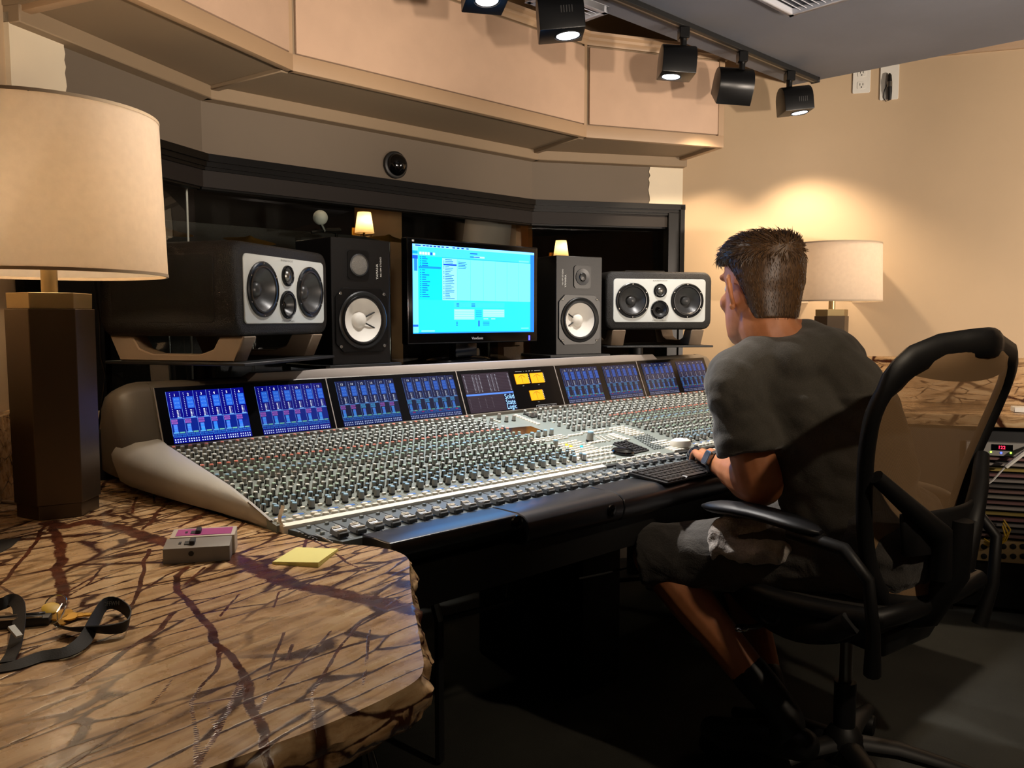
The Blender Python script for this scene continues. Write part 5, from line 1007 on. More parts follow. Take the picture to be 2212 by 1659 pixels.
# ears
for s_ in (-1, 1):
    e = MB(); eo = lambda y, z, o=0: HR @ Vector((s_ * (.073 + o * 1.5), y, z)); pts = [eo(-.004, -.028, .002), eo(-.016, -.012, .010), eo(-.024, .010, .017), (eo(-.022, .030, .018)), eo(-.010, .038, .012), eo(.003, .032, .006), eo(.006, .018, .004)]
    e.tube(pts, [.006, .0055, .005, .005, .005, .0045, .004], 8); e.tube([eo(.002, -.024, .001), eo(-.004, -.034, .004), eo(.0, -.038, .003)], [.006, .008, .005], 8); e.tube([eo(-.006, -.014, .006), eo(-.013, .004, .009), eo(-.009, .022, .009)], .0045, 8)
    e.add([eo(.006, -.02, 0), eo(-.012, -.018, .008), eo(-.020, .008, .013), eo(-.016, .030, .013), eo(.002, .030, .004)], [(0, 1, 2, 3, 4)]); remesh('ear', e, .0018, 3, M['skin'], man)
    MB().ball(HR @ Vector((s_ * .032, .084, .018)), .0125).build('eye', M['eye_white'] if 'eye_white' in M else mat('eye_white', '#d8d4cc', .2), man, True); MB().ball(HR @ Vector((s_ * .032, .0935, .018)), .0052).build('iris', mat('brown_iris', '#2a1a10', .2), man, True)
    MB().tube([HR @ Vector((s_ * x, y, z)) for x, y, z in ((.012, .103, .046), (.032, .098, .053), (.052, .082, .048))], [.003, .0042, .002], 6).build('eyebrow', mat('brow_hair', '#2a1b10', .8), man, True)
MB().tube([HR @ Vector(p) for p in ((-.022, .106, -.066), (-.01, .1125, -.0665), (0, .114, -.067), (.01, .1125, -.0665), (.022, .106, -.066))], [.002, .0035, .0038, .0035, .002], 6).build('lips', mat('lip', '#8a4a3c', .45), man, True)
# hair: cap with shaved sides, swept top, strands
t = NT('brown_hair'); o_ = t.coord(); f = t.noise(1, 4, .6, t.mapping(o_, (420, 420, 60))); t.l(t.ramp(f, [(.3, lin('#2a1a0e')), (.55, lin('#4a3218')), (.8, lin('#6f4e2e'))]), t.b.inputs['Base Color']); t.b.inputs['Roughness'].default_value = .48; t.bump(f, .3, .001); M['hair'] = t.m
hair = MB(); rings = []
HS2 = [(-.066, .098, -.060, .067)] + HS[4:]
for i, (z, f, b, w) in enumerate(HS2):
    th = .003 + max(0, .03 + z) * .05 if z < .03 else .006 + (z - .03) * .10
    fr = -.030 + (z + .066) * .45 if z < .02 else .012 + (z - .02) * 1.05 if z < .075 else f + th
    bb = min(b - th - .003, -.094 - .10 * (z + .066) if z < -.02 else 0); ww = w + th if z > .01 else w * (.76 + .24 * min(1, (z + .066) / .076)) + .003
    rings.append(hring(z + (th if z > .085 else 0), min(fr, f + th), bb, ww))
rings.append(hring(.138, .035, -.05, .040)); hair.loft(rings)
limb(hair, [(hp(-.062, .060, .082), .014), (hp(-.036, .084, .092), .019), (hp(.005, .093, .096), .020), (hp(.05, .074, .088), .016)]); limb(hair, [(hp(-.066, .02, .085), .012), (hp(-.058, .055, .092), .016), (hp(-.03, .07, .106), .020), (hp(.02, .07, .108), .020)]); limb(hair, [(hp(-.05, .03, .103), .014), (hp(0, .05, .116), .020), (hp(.045, .03, .104), .014)]); limb(hair, [(hp(-.05, -.03, .103), .014), (hp(0, -.03, .116), .018), (hp(.05, -.03, .102), .014)])
hobj = remesh('hair', hair, .0035, 4, M['hair'], man)
st_ = MB(); rr = random.Random(5); HI = HR.inverted(); hv = hobj.data.vertices; hn = hobj.data.vertex_normals
for k in range(5200):
    i = rr.randrange(len(hv)); c = HI @ hv[i].co; n = (HI.to_3x3() @ Vector(hn[i].vector)).normalized()
    if n.z < -.5: continue
    topk = max(0, min(1, (c.z - .055) / .05)); d = Vector((.35 * (1 if c.x > 0 else -.4), .9, .15)) * topk + Vector((0, -.25, -1)) * (1 - topk) + Vector((rr.uniform(-.3, .3), rr.uniform(-.3, .3), rr.uniform(-.2, .2)))
    d = (d - n * d.dot(n)); d.normalize(); L_ = (.009 + .022 * topk) * rr.uniform(.6, 1.3); lift = .08 + .16 * topk * rr.random()
    w = .0006 + .0006 * topk; p0 = c - n * .0005; p1 = p0 + d * L_ * .5 + n * L_ * lift; p2 = p0 + d * L_ + n * L_ * lift * 1.1; s_ = d.cross(n) * w
    st_.add([HR @ (p0 - s_), HR @ (p0 + s_), HR @ (p1 - s_ * .8 ), HR @ (p1 + s_ * .8), HR @ p2, HR @ (p1 + n * w)], [(0, 1, 3, 2), (2, 3, 4), (0, 2, 5), (1, 5, 3), (2, 4, 5), (3, 5, 4)])
st_.build('hair_strands', M['hair'], hobj, True)['kind'] = 'stuff'
# t-shirt
sh = MB()
TR = [(.585, 1.915, .80, .185, .150), (.66, 1.915, .815, .182, .150), (.74, 1.912, .845, .176, .142), (.82, 1.906, .885, .180, .138), (.90, 1.898, .925, .186, .135), (.97, 1.892, .955, .190, .128), (1.025, 1.886, .975, .178, .110), (1.065, 1.880, .985, .135, .092), (1.092, 1.874, .990, .085, .074)]
def tring(z, x, y, w, d, n=32): return [(x + w * math.copysign(abs(math.cos(a)) ** .85, math.cos(a)), y + d * math.sin(a) + (.025 * math.cos(a) ** 2), z) for a in [2 * PI * k / n for k in range(n)]]
sh.loft([tring(*r) for r in TR]); limb(sh, [(Vector((1.79, .95, 1.045)), .07), (Vector((1.89, .925, 1.055)), .085), (Vector((1.99, .935, 1.04)), .075)]); limb(sh, [(Vector((1.88, .955, 1.075)), .075), (Vector((1.90, .86, .96)), .10), (Vector((1.91, .80, .80)), .10)])
for S, E in ((SH_L, EL_L), (SH_R, EL_R)):
    c0 = S.lerp(Vector((1.885, 1.0, 1.03)), .55); limb(sh, [(c0, .072), (S + Vector((0, -.006, .0)), .072), (S.lerp(E, .35), .066)])
    a = S.lerp(E, .30); b = S.lerp(E, .69); dr_ = (b - a); sh.tube([a, a + dr_ * .35, a + dr_ * .7, a + dr_ * .96, b], [.066, .072, .077, .080, .080], 20)
for S in (SH_L, SH_R): limb(sh, [(NB + Vector((0, -.01, -.012)), .066), (NB.lerp(S, .5) + Vector((0, -.008, .016)), .066), (S + Vector((0, -.006, -.004)), .070)])
shirt = remesh('t_shirt', sh, .006, 14, M['shirt'], man)
def wrinkle(ob, fn):
    me = ob.data; n = len(me.vertices); co = np.empty(n * 3); no = np.empty(n * 3); me.vertices.foreach_get('co', co); me.vertex_normals.foreach_get('vector', no); co = co.reshape(-1, 3); no = no.reshape(-1, 3)
    me.vertices.foreach_set('co', (co + no * np.array([fn(c) for c in co])[:, None]).ravel()); me.update()
wrinkle(shirt, lambda c: (1.5 if c[2] < .98 else .8) * (noise.noise((c[0] * 9, c[1] * 9, c[2] * 5)) * .008 + noise.noise((c[0] * 24 + c[2] * 14, c[1] * 20, c[2] * 22 - c[0] * 10)) * .004 + abs(noise.noise((c[0] * 12 - c[2] * 9, c[1] * 12, c[2] * 16 + c[0] * 7))) * .006))
M['seam'] = M['shirt']
m = MB(); q = [NB + Vector((.078 * math.cos(a), -.005 + .070 * math.sin(a), .018 + .018 * math.cos(a + PI / 2) * -1)) for a in [2 * PI * k / 24 for k in range(24)]]; rings = []
for i, p in enumerate(q):
    out = (p - NB); out.z = 0; out.normalize(); rings.append([p + out * .004, p + Vector((0, 0, .009)), p - out * .004, p - Vector((0, 0, .009))])
m.loft(rings, loop=True); m.build('collar', M['shirt'], shirt, True, smooth=60)
# shorts, cloth bunch, socks and shoes
so = MB(); limb(so, [(HIP_L.lerp(HIP_R, .5) + Vector((-.06, -.02, .01)), .135), (HIP_L.lerp(HIP_R, .5) + Vector((.06, -.02, .01)), .135)])
for Hp, K in ((HIP_L, KN_L), (HIP_R, KN_R)): b = Hp.lerp(K, 1.06); limb(so, [(Hp, .098), (Hp.lerp(K, .3), .096), (Hp.lerp(K, .6), .088)]); a = Hp.lerp(K, .5); so.tube([a, a.lerp(b, .5), a.lerp(b, .9), b], [.090, .086, .083, .083], 20)
shorts = remesh('shorts', so, .007, 4, M['shorts'], man)
wrinkle(shorts, lambda c: noise.noise((c[0] * 14, c[1] * 10, c[2] * 14)) * .008 + noise.noise((c[0] * 40, c[1] * 24, c[2] * 40)) * .003)
bu = MB(); a = HIP_L.lerp(KN_L, .55) + Vector((-.02, 0, .075)); limb(bu, [(a + Vector((-.070, .02, -.055)), .020), (a + Vector((-.045, .01, -.015)), .032), (a + Vector((-.01, -.02, .008)), .034), (a + Vector((.03, -.09, .008)), .030)]); limb(bu, [(a + Vector((-.060, .0, -.04)), .026), (a + Vector((-.045, -.06, -.045)), .030), (a + Vector((-.02, -.12, -.035)), .026)]); bl = remesh('bunched_hem', bu, .005, 3, M['pocket'], man)
wrinkle(bl, lambda c: noise.noise((c[0] * 40, c[1] * 40, c[2] * 40)) * .010)
for K, A in ((KN_L, AN_L), (KN_R, AN_R)):
    sk = MB(); limb(sk, [(K.lerp(A, .74), .046), (A, .040), (A + Vector((.0, .0, -.05)), .042)]); remesh('sock', sk, .006, 3, M['shoe'], man)
    sb = MB(); F_ = A + Vector((0, 0, -.06)); limb(sb, [(F_ + Vector((.0, -.045, .01)), .038), (F_ + Vector((.0, .04, -.005)), .042), (F_ + Vector((-.01, .13, -.03)), .040), (F_ + Vector((-.01, .185, -.035)), .032)]); remesh('shoe', sb, .006, 4, M['shoe'], man)
# wrist watch
wd = (WR_L - EL_L).normalized(); wp = WR_L - wd * .012; wu = (Vector((-.78, .35, .40)) - wd * Vector((-.78, .35, .40)).dot(wd)).normalized(); FW = frame(wp, wd, wu)
wt = thing('wrist_watch', 'dark smart watch with metal case on the man\'s left wrist', 'watch', tuple(wp))
MB(FW).lathe([(.0335, -.010), (.035, -.010), (.035, .010), (.0335, .010), (.0335, -.010)], 32, cap=False).build('strap', M['black_soft'], wt, True)
FC = FW @ T(.035, 0, 0) @ Ry(90); MB(FC).loft([[(x, y, z) for x, y in rrect(.034, .038, .009)] for z in (-.002, .008)]).build('case', M['steel'], wt, True, bevel=(.0015, 2)); MB(FC).loft([[(x, y, z) for x, y in rrect(.029, .033, .007)] for z in (.007, .0088)]).build('face', mat('watch_face', '#3c4656', .1), wt, True)
# ================================================================ things on the console
M['key'] = mat('dark_keyboard_key', '#1b1b1d', .45); M['kb'] = mat('black_keyboard_body', '#0d0d0e', .4)
a_ = atZ(1362, 1030, .756); b_ = atZ(1440, 1047, .756); kb = thing('keyboard', 'slim black computer keyboard lying on the console armrest', 'keyboard', (a_.x + .008, 1.238, .750), 0)
m = MB(); m.loft([[(0, -.060, 0), (.415, -.060, 0), (.415, .060, .006), (0, .060, .006)], [(0, -.060, .005), (.415, -.060, .005), (.415, .060, .014), (0, .060, .014)]]); m.build('case', M['kb'], kb, bevel=(.002, 2))
km = MB(); km.loft([[(-.0083, -.0083, 0), (.0083, -.0083, 0), (.0083, .0083, 0), (-.0083, .0083, 0)], [(-.0075, -.0075, .003), (.0075, -.0075, .003), (.0075, .0075, .003), (-.0075, .0075, .003)]]); ko_ = km.build('key', M['key']); kme = ko_.data; bpy.data.objects.remove(ko_)
for r in range(6):
    for c in range(21):
        if r == 0 and 4 <= c <= 8: continue
        o = link('key', kme, kb, loc=(.0165 + c * .0191, -.049 + r * .0192, .0058 + (r * .0192 + .011) * .075)); o.rotation_euler = (.075, 0, 0)
o = link('space_bar', kme, kb, loc=(.0165 + 6 * .0191, -.049, .0066)); o.scale = (5.4, 1, 1); o.rotation_euler = (.075, 0, 0)
ms = thing('computer_mouse', 'glossy dark mouse under the man\'s left hand', 'mouse', (2.0, 1.338, fz(1.338)), -40)
m = MB(); m.loft([[(.033 * k * math.cos(a), .052 * k * math.sin(a), z) for a in [2 * PI * j / 20 for j in range(20)]] for k, z in ((1, 0), (1.0, .012), (.93, .022), (.75, .031), (.4, .036), (.05, .037))]); m.build('shell', mat('glossy_dark_blue_shell', '#101620', .12), ms); MB().box(-.004, .02, .03, .004, .04, .038).build('wheel', M['dark_grey'], ms, bevel=(.002, 2))
wt_ = thing('remote_puck', 'small white rounded controller on the console beside the mouse', 'controller', tuple(kp(2.075, 1.455, .004)), -30)
m = MB(); m.loft([[(.034 * k * math.cos(a), .024 * k * math.sin(a), z) for a in [2 * PI * j / 20 for j in range(20)]] for k, z in ((.96, 0), (1.0, .008), (.92, .018), (.6, .024), (.05, .025))]); m.build('shell', M['btn'], wt_); MB().box(.008, -.003, .018, .016, .003, .0255).build('slot', M['black'], wt_)
# ================================================================ things on the marble desk
def place(px, py): p = atZ(px, py, DZ); return p
A = place(352, 1220); B = place(497, 1211); ax = (B - A); wbox = ax.length; ang = math.degrees(math.atan2(ax.y, ax.x))
M['box_grey'] = mat('grey_plastic_box', '#77716a', .5, bump=(300, .1, .001)); M['box_dark'] = mat('dark_grey_box_front', '#4a4743', .5); M['magenta'] = mat('magenta_label', '#9b3f78', .45); M['box_pale'] = mat('pale_grey_box', '#b0a596', .5)
def slide_box(name, label, off, D_, H0, H1, matm, lab):
    s = thing(name, label, 'switch box', tuple(A + ax.normalized() * off[0] + Vector((-ax.y, ax.x, 0)).normalized() * off[1]), ang, 'small slide switch boxes')
    m = MB(); m.loft([[(0, 0, 0), (0, 0, H0), (0, D_, H1), (0, D_, 0)], [(wbox, 0, 0), (wbox, 0, H0), (wbox, D_, H1), (wbox, D_, 0)]]); m.build('case', matm, s, bevel=(.0015, 2)); sl = math.atan2(H1 - H0, D_); F = T(0, 0, H0) @ Matrix.Rotation(sl, 4, 'X')
    if lab: MB(F).box(wbox * .08, D_ * .14, -.001, wbox * .94, D_ * .86, .0006).build('label_plate', M['magenta'], s, smooth=0)
    MB(F).box(wbox * .30, D_ * .30, .0004, wbox * .46, D_ * .62, .0014).build('switch_slot', M['black'], s); MB(F).box(wbox * .38, D_ * .26, .001, wbox * .46, D_ * .66, .007).build('slide_switch', M['black_soft'], s, bevel=(.001, 1)); MB(F).box(wbox * .21, D_ * .4, .0004, wbox * .25, D_ * .58, .0012).build('indicator', M['black'], s)
    if not lab: MB().lathe([(.0042, 0), (.0042, .0012)], 16, frame((wbox * .42, -.0002, H0 * .62), (0, -1, 0))).build('jack_hole', M['black'], s)
    return s
slide_box('switch_box', 'plain grey switch box with jack hole on its front, on the marble desk', (0, 0), .040, .026, .033, M['box_grey'], False); slide_box('switch_box', 'pale switch box with magenta label behind the plain grey one', (.004, .041), .046, .034, .038, M['box_pale'], True)
q = [place(*p) for p in ((588, 1219), (640, 1187), (731, 1190), (688, 1226))]; cn = sum(q, Vector()) / 4; nt = thing('sticky_notes', 'pad of pale yellow sticky notes on the marble desk', 'sticky notes', tuple(cn)); 
m = MB(); m.loft([q, [p + Vector((0, 0, .0035)) for p in q]]); m.build('pad', mat('yellow_note_paper', '#d9d07a', .7), nt, True, smooth=0); m = MB(); q2 = [p + (cn - p) * .01 + Vector((0, 0, .0037)) for p in q]; m.loft([q2, [p + Vector((0, 0, .0006 + (.004 if i == 3 else 0))) for i, p in enumerate(q2)]]); m.build('top_sheet', mat('yellow_note_top', '#ded682', .7), nt, True, smooth=0)
# keys and lanyard
def c1(a, b, h=0): p = place(a * 340 / 2212, 1260 + b * 240 / 1561); return p + Vector((0, 0, h))
M['ribbon'] = mat('black_ribbon', '#060607', .7, bump=(500, .3, .001)); lan = thing('lanyard', 'black fabric lanyard looped beside the keys on the marble desk', 'lanyard', tuple(c1(900, 900)))
def ribbon(m, pts, w, flat):
    P_ = smooth_poly3(pts, 40); rings = []
    for i, (p, f) in enumerate(P_):
        t_ = (P_[min(i+1, 39)][0] - P_[max(i-1, 0)][0]); t_.z = 0; t_.normalize(); n = Vector((-t_.y, t_.x, 0)); s_ = n * (w / 2 * f) + Vector((0, 0, w / 2 * (1 - f * f) ** .5)); u = s_.cross(t_).normalized() * .0008; c = p + Vector((0, 0, w / 2 * (1 - f * f) ** .5 + .001)); rings.append([c - s_ - u, c + s_ - u, c + s_ + u, c - s_ + u])
    m.loft(rings)
def smooth_poly3(pts, n):
    out = []; k = len(pts) - 1
    for i in range(n):
        s = k * i / (n - 1); j = min(int(s), k - 1); u = s - j; g = lambda q: Vector(pts[max(0, min(k, q))][0]); p0, p1, p2, p3 = g(j-1), g(j), g(j+1), g(j+2)
        out.append((.5 * (2*p1 + (p2-p0)*u + (2*p0-5*p1+4*p2-p3)*u*u + (-p0+3*p1-3*p2+p3)*u**3), pts[j][1] * (1-u) + pts[j+1][1] * u))
    return out
m = MB(); ribbon(m, [(c1(-80, 1240), 1), (c1(250, 1190), .95), (c1(600, 1080), .9), (c1(950, 1040, .002), .9), (c1(1200, 900, .004), .8), (c1(1350, 650, .006), .45), (c1(1480, 450, .006), .2), (c1(1650, 420, .004), .1), (c1(1820, 560, .004), .15), (c1(1780, 720, .003), .3), (c1(1550, 770, .003), .5), (c1(1300, 790, .006), .7), (c1(1050, 760, .004), .8), (c1(840, 720, .004), .8)], .017, True); m.build('strap', M['ribbon'], lan, True)
m = MB(); ribbon(m, [(c1(-90, 420), .3), (c1(60, 400, .004), .5), (c1(180, 380, .008), .7), (c1(270, 480, .010), .8), (c1(270, 700, .008), .9), (c1(200, 950), .95), (c1(100, 1120), 1)], .017, True); m.build('strap_tail', M['ribbon'], lan, True)
p = c1(220, 880, .018); MB(frame(p, (.2, -.5, 1), (1, .3, 0))).box(-.004, -.010, -.001, .004, .010, .0022).build('reflective_patch', mat('reflective_tape', '#a9aca6', .5), lan, True)
m = MB(); Ft = frame(c1(1610, 450, .017), (-.5, -.8, .35), (.9, -.5, 0)); m.text('OFFWHITE', Ft, .006, .028); m.build('woven_lettering', M['ink_grey'], lan, True, smooth=0)
ks = thing('key_ring', 'split ring with brass keys and a wire clip beside the lanyard', 'keys', tuple(c1(780, 450)))
def torus(m, c, r, t_, F): m.loft([[F @ (Vector((math.cos(a) * (r + t_ * math.cos(b)), math.sin(a) * (r + t_ * math.cos(b)), t_ * math.sin(b)))) for b in [2*PI*j/6 for j in range(6)]] for a in [2*PI*i/28 for i in range(28)]], loop=True)
m = MB(); torus(m, None, .013, .0011, frame(c1(790, 390, .012), (-.3, -.5, .8))); m.build('split_ring', M['chrome'], ks, True)
m = MB(); m.tube([c1(800, 470, .006), c1(880, 390, .010), c1(930, 400, .008), c1(850, 560, .005), c1(760, 620, .004), c1(800, 650, .004), c1(850, 640, .004), c1(810, 560, .005), c1(800, 470, .006)], .0011, 6); m.build('wire_clip', M['chrome'], ks, True)
def key(m, p, ang, h): 
    F = T(*p) @ Rz(ang) @ Rx(h); m.M = F; m.prism([(.011 * math.cos(a), .012 * math.sin(a)) for a in [2*PI*i/14 for i in range(14)]], 0, .002); m.prism([(.009, -.004), (.034, -.004), (.036, 0), (.032, .0035), (.028, .002), (.024, .0035), (.018, .002), (.009, .004)], 0, .002); m.M = Matrix()
for (a, b, an, mt) in ((900, 470, -50, 'brass'), (820, 520, -95, 'brass'), (980, 520, -20, 'brass')): m = MB(); key(m, c1(a, b, .003 + a * 1e-6), an, 4); m.build('key', M[mt], ks, True)
MB().lathe([(.011, 0), (.012, .002), (.010, .003)], 14, frame(c1(720, 420, .006), (0, -.4, 1))).build('yellow_key_head', mat('yellow_key_cap', '#c9a018', .5), ks, True)
ml = thing('folding_knife', 'black and chrome pocket tool strapped under the lanyard tail', 'pocket tool', tuple(c1(300, 600))); pa, pb = c1(-150, 640, .008), c1(720, 560, .008); dv = pb - pa; FM = frame((pa + pb) / 2, (0, 0, 1), dv)
MB(FM).box(-dv.length / 2, -.010, -.008, dv.length / 2, .010, .004).build('body', M['black_soft'], ml, True, bevel=(.003, 2))
for y in (-.0065, .0065): MB(FM).box(-dv.length / 2 + .004, y - .0016, .003, dv.length / 2 - .008, y + .0016, .0065).build('chrome_rail', M['chrome'], ml, True, bevel=(.0008, 1))
cb = thing('lamp_cord', 'pale lamp cord running over the marble desk', 'cord', tuple(place(0, 1085))); MB().tube([place(-40, 1082) + Vector((0, 0, .004)), place(20, 1088) + Vector((0, 0, .004)), place(62, 1092) + Vector((0, 0, .004))], .0035, 8).build('cord', M['shade_trim'], cb, True)
# ================================================================ behind and under the console
p = atD(797, 1640, .98); hk = thing('chrome_hook', 'small chrome hook hanging under the marble desk edge', 'hook', (p.x, p.y, DZ - TH)); MB().tube([(0, 0, .0), (0, 0, -.05), (.004, -.004, -.075), (.006, -.008, -.09)], [.005, .005, .006, .003], 10).build('rod', M['chrome'], hk); MB().lathe([(.009, -.004), (.009, 0)], 12).build('plate', M['chrome'], hk)
wc = thing('wall_cable', 'thin black cable hanging in front of the left window', 'cable', tuple(atY(215, 950, 2.24))); MB().tube([atY(205, 600, 2.24), atY(216, 700, 2.24), atY(218, 770, 2.24), atY(228, 810, 2.24), atY(222, 860, 2.24), atY(213, 920, 2.24), atY(205, 1000, 2.26)], .0028, 6).build('cable', M['black_gloss'], wc, True)
sp_ = thing('window_ledge_box', 'pale box with a dark case in front on the ledge left of the console', 'box', tuple(atY(235, 930, 2.25))); a = atY(190, 898, 2.25); b = atY(268, 925, 2.25)
MB().box(a.x, 2.25, b.z, b.x, 2.36, a.z).build('pale_box', M['shade_trim'], sp_, True, bevel=(.002, 1)); a = atY(190, 935, 2.2); b = atY(262, 1010, 2.2); MB().box(a.x, 2.2, DZ, b.x, 2.3, a.z).build('dark_case', M['black_soft'], sp_, True, bevel=(.008, 2))
bx = thing('foot_bracket', 'pale metal foot bracket under the console behind the desk corner', 'bracket', tuple(atZ(930, 1400, 0))); q = [atY(x, y, 1.62) for x, y in ((928, 1262), (948, 1340), (1105, 1300), (1100, 1215))]
m = MB(); m.tube([q[0], q[1]], .012, 8); m.build('upright', M['steel'], bx, True); m = MB(); m.tube([q[1], q[2]], .008, 8); m.build('lower_bar', M['dark_grey'], bx, True); m = MB(); m.tube([q[0], q[3] + Vector((0, 0, -.03))], .006, 8); m.build('upper_bar', M['dark_grey'], bx, True)
f0 = atY(938, 1350, 1.62); m = MB(); m.tube([q[1], (q[1].x, q[1].y, .012)], .012, 8); m.build('foot', M['dark_grey'], bx, True)
for i, (pts) in enumerate(([(1105, 1180), (1098, 1230), (1092, 1290)], [(1405, 1120), (1398, 1170), (1385, 1220), (1300, 1240), (1250, 1250)])):
    c = thing('hanging_cable', ('thin dark cable hanging under the middle of the console', 'thin dark cable sagging under the keyboard')[i], 'cable', tuple(atY(*pts[-1], 1.30))); MB().tube([atY(x, y, 1.30) for x, y in pts], .0025, 6).build('cable', M['dark_grey'], c, True)
# ================================================================ equipment rack under the right counter
F, L = seg_frame(WE2 + RW * .42, WE2 + RW * 3.6); rk = thing('equipment_rack', 'black equipment rack under the right counter with striped patchbays and red number display', 'rack', tuple(WE2 + RW * 1.9) + (0,)); RY = .44
nq = Vector((-.88, -.476, 0)); ofr = Vector((F[0][3], F[1][3], 0)) + nq * RY
def rkp(px, py): p = atPlane(px, py, ofr, (-.88, -.476, 0)); q = F.inverted() @ p; return q.x, q.z
x0r = rkp(2085, 1000)[0]; x1r = x0r + .52; zr = lambda py: rkp(2160, py)[1]
MB(F).box(x0r - .02, .02, .02, x1r + .02, RY - .02, RZ - .05).build('cabinet', M['black_soft'], rk, True)
def unit(name, y0, y1, mt, out=.004): return MB(F).box(x0r, RY - .03, zr(y1), x1r, RY + out, zr(y0) - .001).build(name, mt, rk, True, bevel=(.0015, 1))
M['rk_silver'] = mat('silver_rack_face', '#9a968f', .4, .3); M['rk_beige'] = mat('beige_rack_face', '#a88d5f', .5); u1 = unit('display_unit', 955, 985, M['rk_silver'])
def rbx(px, py): q = rkp(px, py); return q
a = rbx(2142, 959); b = rbx(2187, 974); MB(F).box(a[0], RY + .003, b[1], b[0], RY + .006, a[1]).build('display_window', M['black_gloss'], u1, True, smooth=0); m = MB(); q = rbx(2164, 966); FT = F @ T(q[0], RY + .0066, q[1]) @ Matrix(((-1, 0, 0, 0), (0, 0, 1, 0), (0, 1, 0, 0), (0, 0, 0, 1))); FT = F @ T(q[0], RY + .0066, q[1]) @ Rx(90) ; m.M = Matrix.Identity(4)
for fl in (FT,): m.text('122', fl @ Matrix.Diagonal((1, 1, 1, 1)), .012)
m.build('red_digits', mat('red_led', '#ff2030', .4, emit='#ff2440', es=6), u1, True, smooth=0)
for px, py, c in ((2140, 976, '#7fbf3a'), (2162, 978, '#3a4cff'), (2183, 978, '#7fbf3a')): q = rbx(px, py); MB(F).lathe([(.004, 0), (.003, .002)], 10, frame((q[0], RY + .004, q[1]), (0, 1, 0))).build('indicator', mat('led_' + c[1:], c, .4, emit=c, es=5), u1, True)
cols = ('#6a4a46', '#8a8178', '#8d7a3a', '#6e4a48', '#7a736c', '#514c47', '#6a5048', '#7a7468'); y = 988
for i in range(15): u = unit('patch_strip', y, y + 6.5, mat('patch_strip_%d' % i, cols[i % 8], .6), .002 + .002 * (i % 2)); y += 11.9
u2 = unit('socket_panel', 1168, 1214, M['rk_beige'])
for r in range(2):
    for c in range(9): q = rkp(2125 + c * 21, 1180 + r * 21); MB(F).lathe([(.011, 0), (.011, .002), (.007, .003)], 16, frame((q[0], RY + .004, q[1]), (0, 1, 0))).build('round_socket', M['black'], u2, True)
yc = thing('patch_cables', 'loop of yellow patch cables plugged into the rack socket panel', 'cable', tuple(F @ Vector((rkp(2150, 1180)[0], RY + .03, .3)))); 
for k in range(3):
    d = k * 6; pts = [(2165 - d * .3, 1120 + d), (2178 - d, 1140 + d), (2170 - d, 1165), (2145, 1180 - d * .5), (2122, 1172 - d)]; MB(F).tube([(rkp(a, b)[0], RY + .02 + .012 * (i % 2) + .004 * k, rkp(a, b)[1]) for i, (a, b) in enumerate(pts)], .0035, 6).build('cable', mat('yellow_cable', '#b8921e', .5), yc, True)
wc2 = thing('charger_cable', 'white charging cable with plug hanging in front of the rack', 'cable', tuple(F @ Vector((rkp(2160, 1020)[0], RY + .03, .6)))); MB(F).tube([(rkp(a, b)[0], RY + .03, rkp(a, b)[1]) for a, b in ((2100, 1056), (2120, 1050), (2140, 1035), (2165, 1008), (2185, 996))], .0035, 6).build('cable', M['white'], wc2, True); MB(F).tube([(rkp(a, b)[0], RY + .03, rkp(a, b)[1]) for a, b in ((2168, 1006), (2208, 975), (2240, 960))], [.009, .009, .004], 8).build('plug', M['white'], wc2, True)
p = rkp(2190, 890); wb = MB(F).box(p[0] + .02, .30, RZ + .0005, p[0] + .12, .36, RZ + .022).build('paper_box', M['white'], None, bevel=(.002, 1)); tag(wb, 'small white box on the marble counter', 'box')
# ================================================================ live room beyond the glass
M['bulb_dim'] = mat('dim_bulb', '#ffffff', .5, emit='#ffc98a', es=4)
M['shade_warm'] = shade_mat('warm_sconce_shade', '#e2c08c', .6)
def sconce(label, px, py, Yd, w):
    p = atY(px, py, Yd); s = thing('wall_sconce', label, 'wall lamp', tuple(p), 0, 'small sconces in the live room'); MB().lathe([(w * .5, -w * .55), (w * .34, w * .5)], 24, cap=False).build('shade', M['shade_warm'], s); MB().ball((0, 0, -w * .1), w * .14).build('bulb', M['bulb_dim'], s)
    MB().tube([(0, .0, -w * .5), (0, .03, -w * .8), (0, .10, -w * .7)], .006, 8).build('arm', M['brass'], s); MB().box(-.03, .09, -w * 1.2, .03, .105, -w * .2).build('back_plate', M['brass'], s, bevel=(.004, 1)); lamp_light('sconce_light', 'POINT', 2.2, WARM, s, (0, -.01, 0), .02); return s

sconce('small tapered sconce glowing on the brown pier behind the left white cone speaker', 787, 480, 4.18, .115); sconce('small tapered sconce glowing beyond the glass above the right white cone speaker', 1212, 537, 4.18, .115)
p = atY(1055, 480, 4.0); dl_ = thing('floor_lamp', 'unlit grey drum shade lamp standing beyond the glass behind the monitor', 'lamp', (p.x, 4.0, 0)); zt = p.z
MB(T(0, 0, zt) @ Rx(10)).lathe([(.155, -.30), (.150, 0), (.147, 0), (.152, -.30)], 40, cap=False).build('shade', mat('glowing_grey_shade', '#8a817b', .8, emit='#6a5f58', es=.05), dl_); MB().cyl((0, 0, .02), (0, 0, zt - .02), .012).build('pole', M['steel'], dl_); MB().lathe([(.14, 0), (.14, .015), (.02, .025)], 28).build('base', M['steel'], dl_); MB(T(0, 0, zt)).tube([(-.14, 0, 0), (0, 0, -.006), (.14, 0, 0)], .003, 6).build('spider', M['steel'], dl_)  # faint glow put into the shade although the lamp is unlit
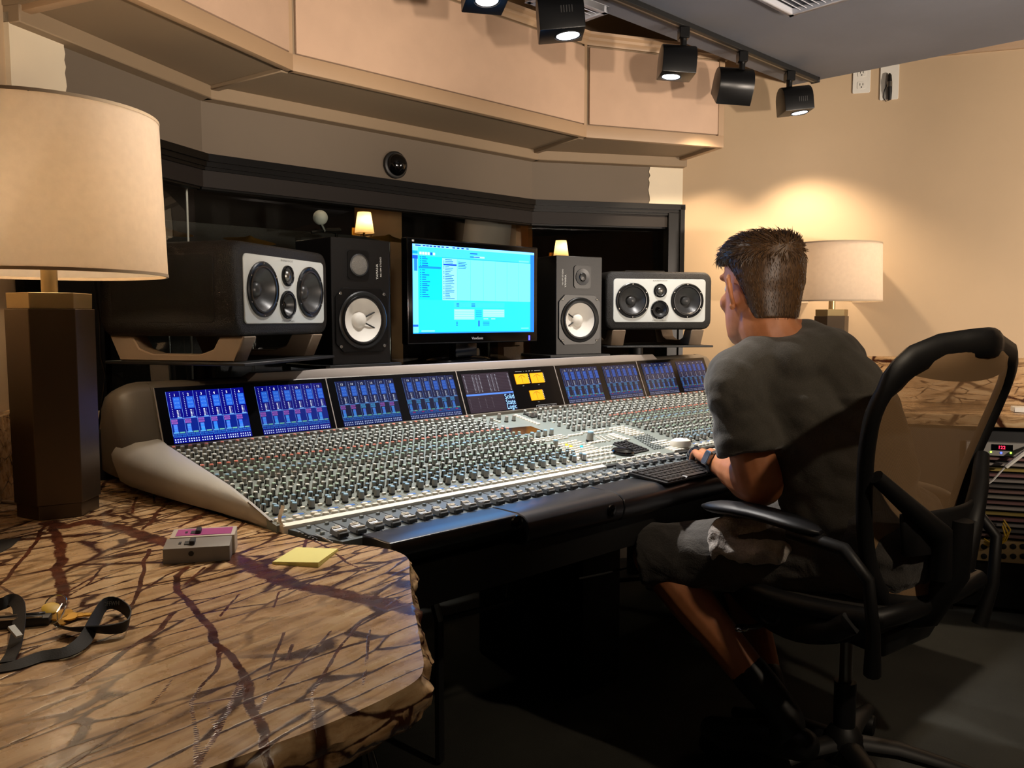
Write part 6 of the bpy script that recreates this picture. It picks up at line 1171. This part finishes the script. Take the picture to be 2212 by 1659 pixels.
p = atY(692, 470, 3.6); mc_ = thing('microphone_stand', 'boom microphone with white ball windscreen beyond the glass', 'microphone', (p.x + .1, 3.62, 0)); MB().ball((p.x, 3.6, p.z), .036, 20, 14).build('ball_windscreen', M['white'], mc_, True); MB().tube([(p.x + .005, 3.6, p.z - .03), (p.x + .02, 3.6, p.z - .06), (p.x + .12, 3.62, p.z - .05)], .012, 8).build('microphone_body', M['steel'], mc_, True); MB().tube([(p.x - .05, 3.6, p.z - .075), (p.x + .02, 3.6, p.z - .06), (p.x + .1, 3.62, p.z - .07), (p.x + .1, 3.62, .02)], .008, 8).build('stand', M['black'], mc_, True); MB().lathe([(.16, 0), (.16, .015), (.02, .03)], 28, T(p.x + .1, 3.62, 0)).build('base', M['black'], mc_, True)
p0 = atY(630, 497, 3.9); p1 = atY(820, 527, 3.9); cbx = thing('gobo_panel', 'dark padded gobo standing beyond the glass behind the left speakers', 'panel', ((p0.x + p1.x) / 2, 3.9, 0)); MB().box(p0.x - .9, 3.9, .1, p1.x, 3.98, p0.z).build('panel', M['black_rough'], cbx, True, bevel=(.006, 2)); MB().box(p0.x, 3.82, 0, p1.x, 4.06, .1).build('foot', M['black'], cbx, True)
for i, (px, py, Yd) in enumerate(((840, 512, 3.3), (358, 497, 3.5), (540, 515, 3.4))):
    p = atY(px, py, Yd); c = thing('cymbal', ('thin cymbal on a stand right of the left white cone speaker', 'small cymbal glinting beyond the left window', 'small cymbal glinting above the left wide speaker')[i], 'cymbal', (p.x, Yd, 0)); MB(T(0, 0, p.z) @ Rx(12)).lathe([(.11, -.012), (.06, -.004), (.02, .004), (.004, .012)], 28).build('plate', M['brass'], c); MB().cyl((0, 0, .01), (0, 0, p.z), .007).build('stand', M['chrome'], c); MB().lathe([(.1, 0), (.1, .012), (.012, .02)], 20).build('foot', M['black'], c)
p = atY(403, 400, 3.2); rd = thing('upright_rod', 'thin pale vertical rod beyond the left window', 'rod', (p.x, 3.2, 0)); MB().cyl((0, 0, .02), (0, 0, atY(403, 385, 3.2).z + .05), .004).build('rod', M['white'], rd); MB().lathe([(.08, 0), (.08, .02)], 16).build('foot', M['black'], rd)
for x, y, e, lb in ((2.1, 3.3, 9, 'added unseen small round ceiling lamp in the live room close to the glass'), (1.5, 5.0, 9, 'added unseen small round ceiling lamp in the live room near its back wall')):  # added lamps, out of view, to lift the live room behind the glass
    cl_ = thing('added_ceiling_lamp', lb, 'lamp', (x, y, 2.6)); MB().lathe([(.09, 0), (.09, -.03), (.08, -.035)], 24, cap=False).build('housing', M['black'], cl_); MB().lathe([(.08, -.02), (.04, -.034), (.001, -.036)], 24).build('diffuser', M['bulb_dim'], cl_); lamp_light('added_ceiling_light', 'POINT', e, WARM2, cl_, (0, 0, -.12), .06)
bpy.data.scenes.remove(TMP)
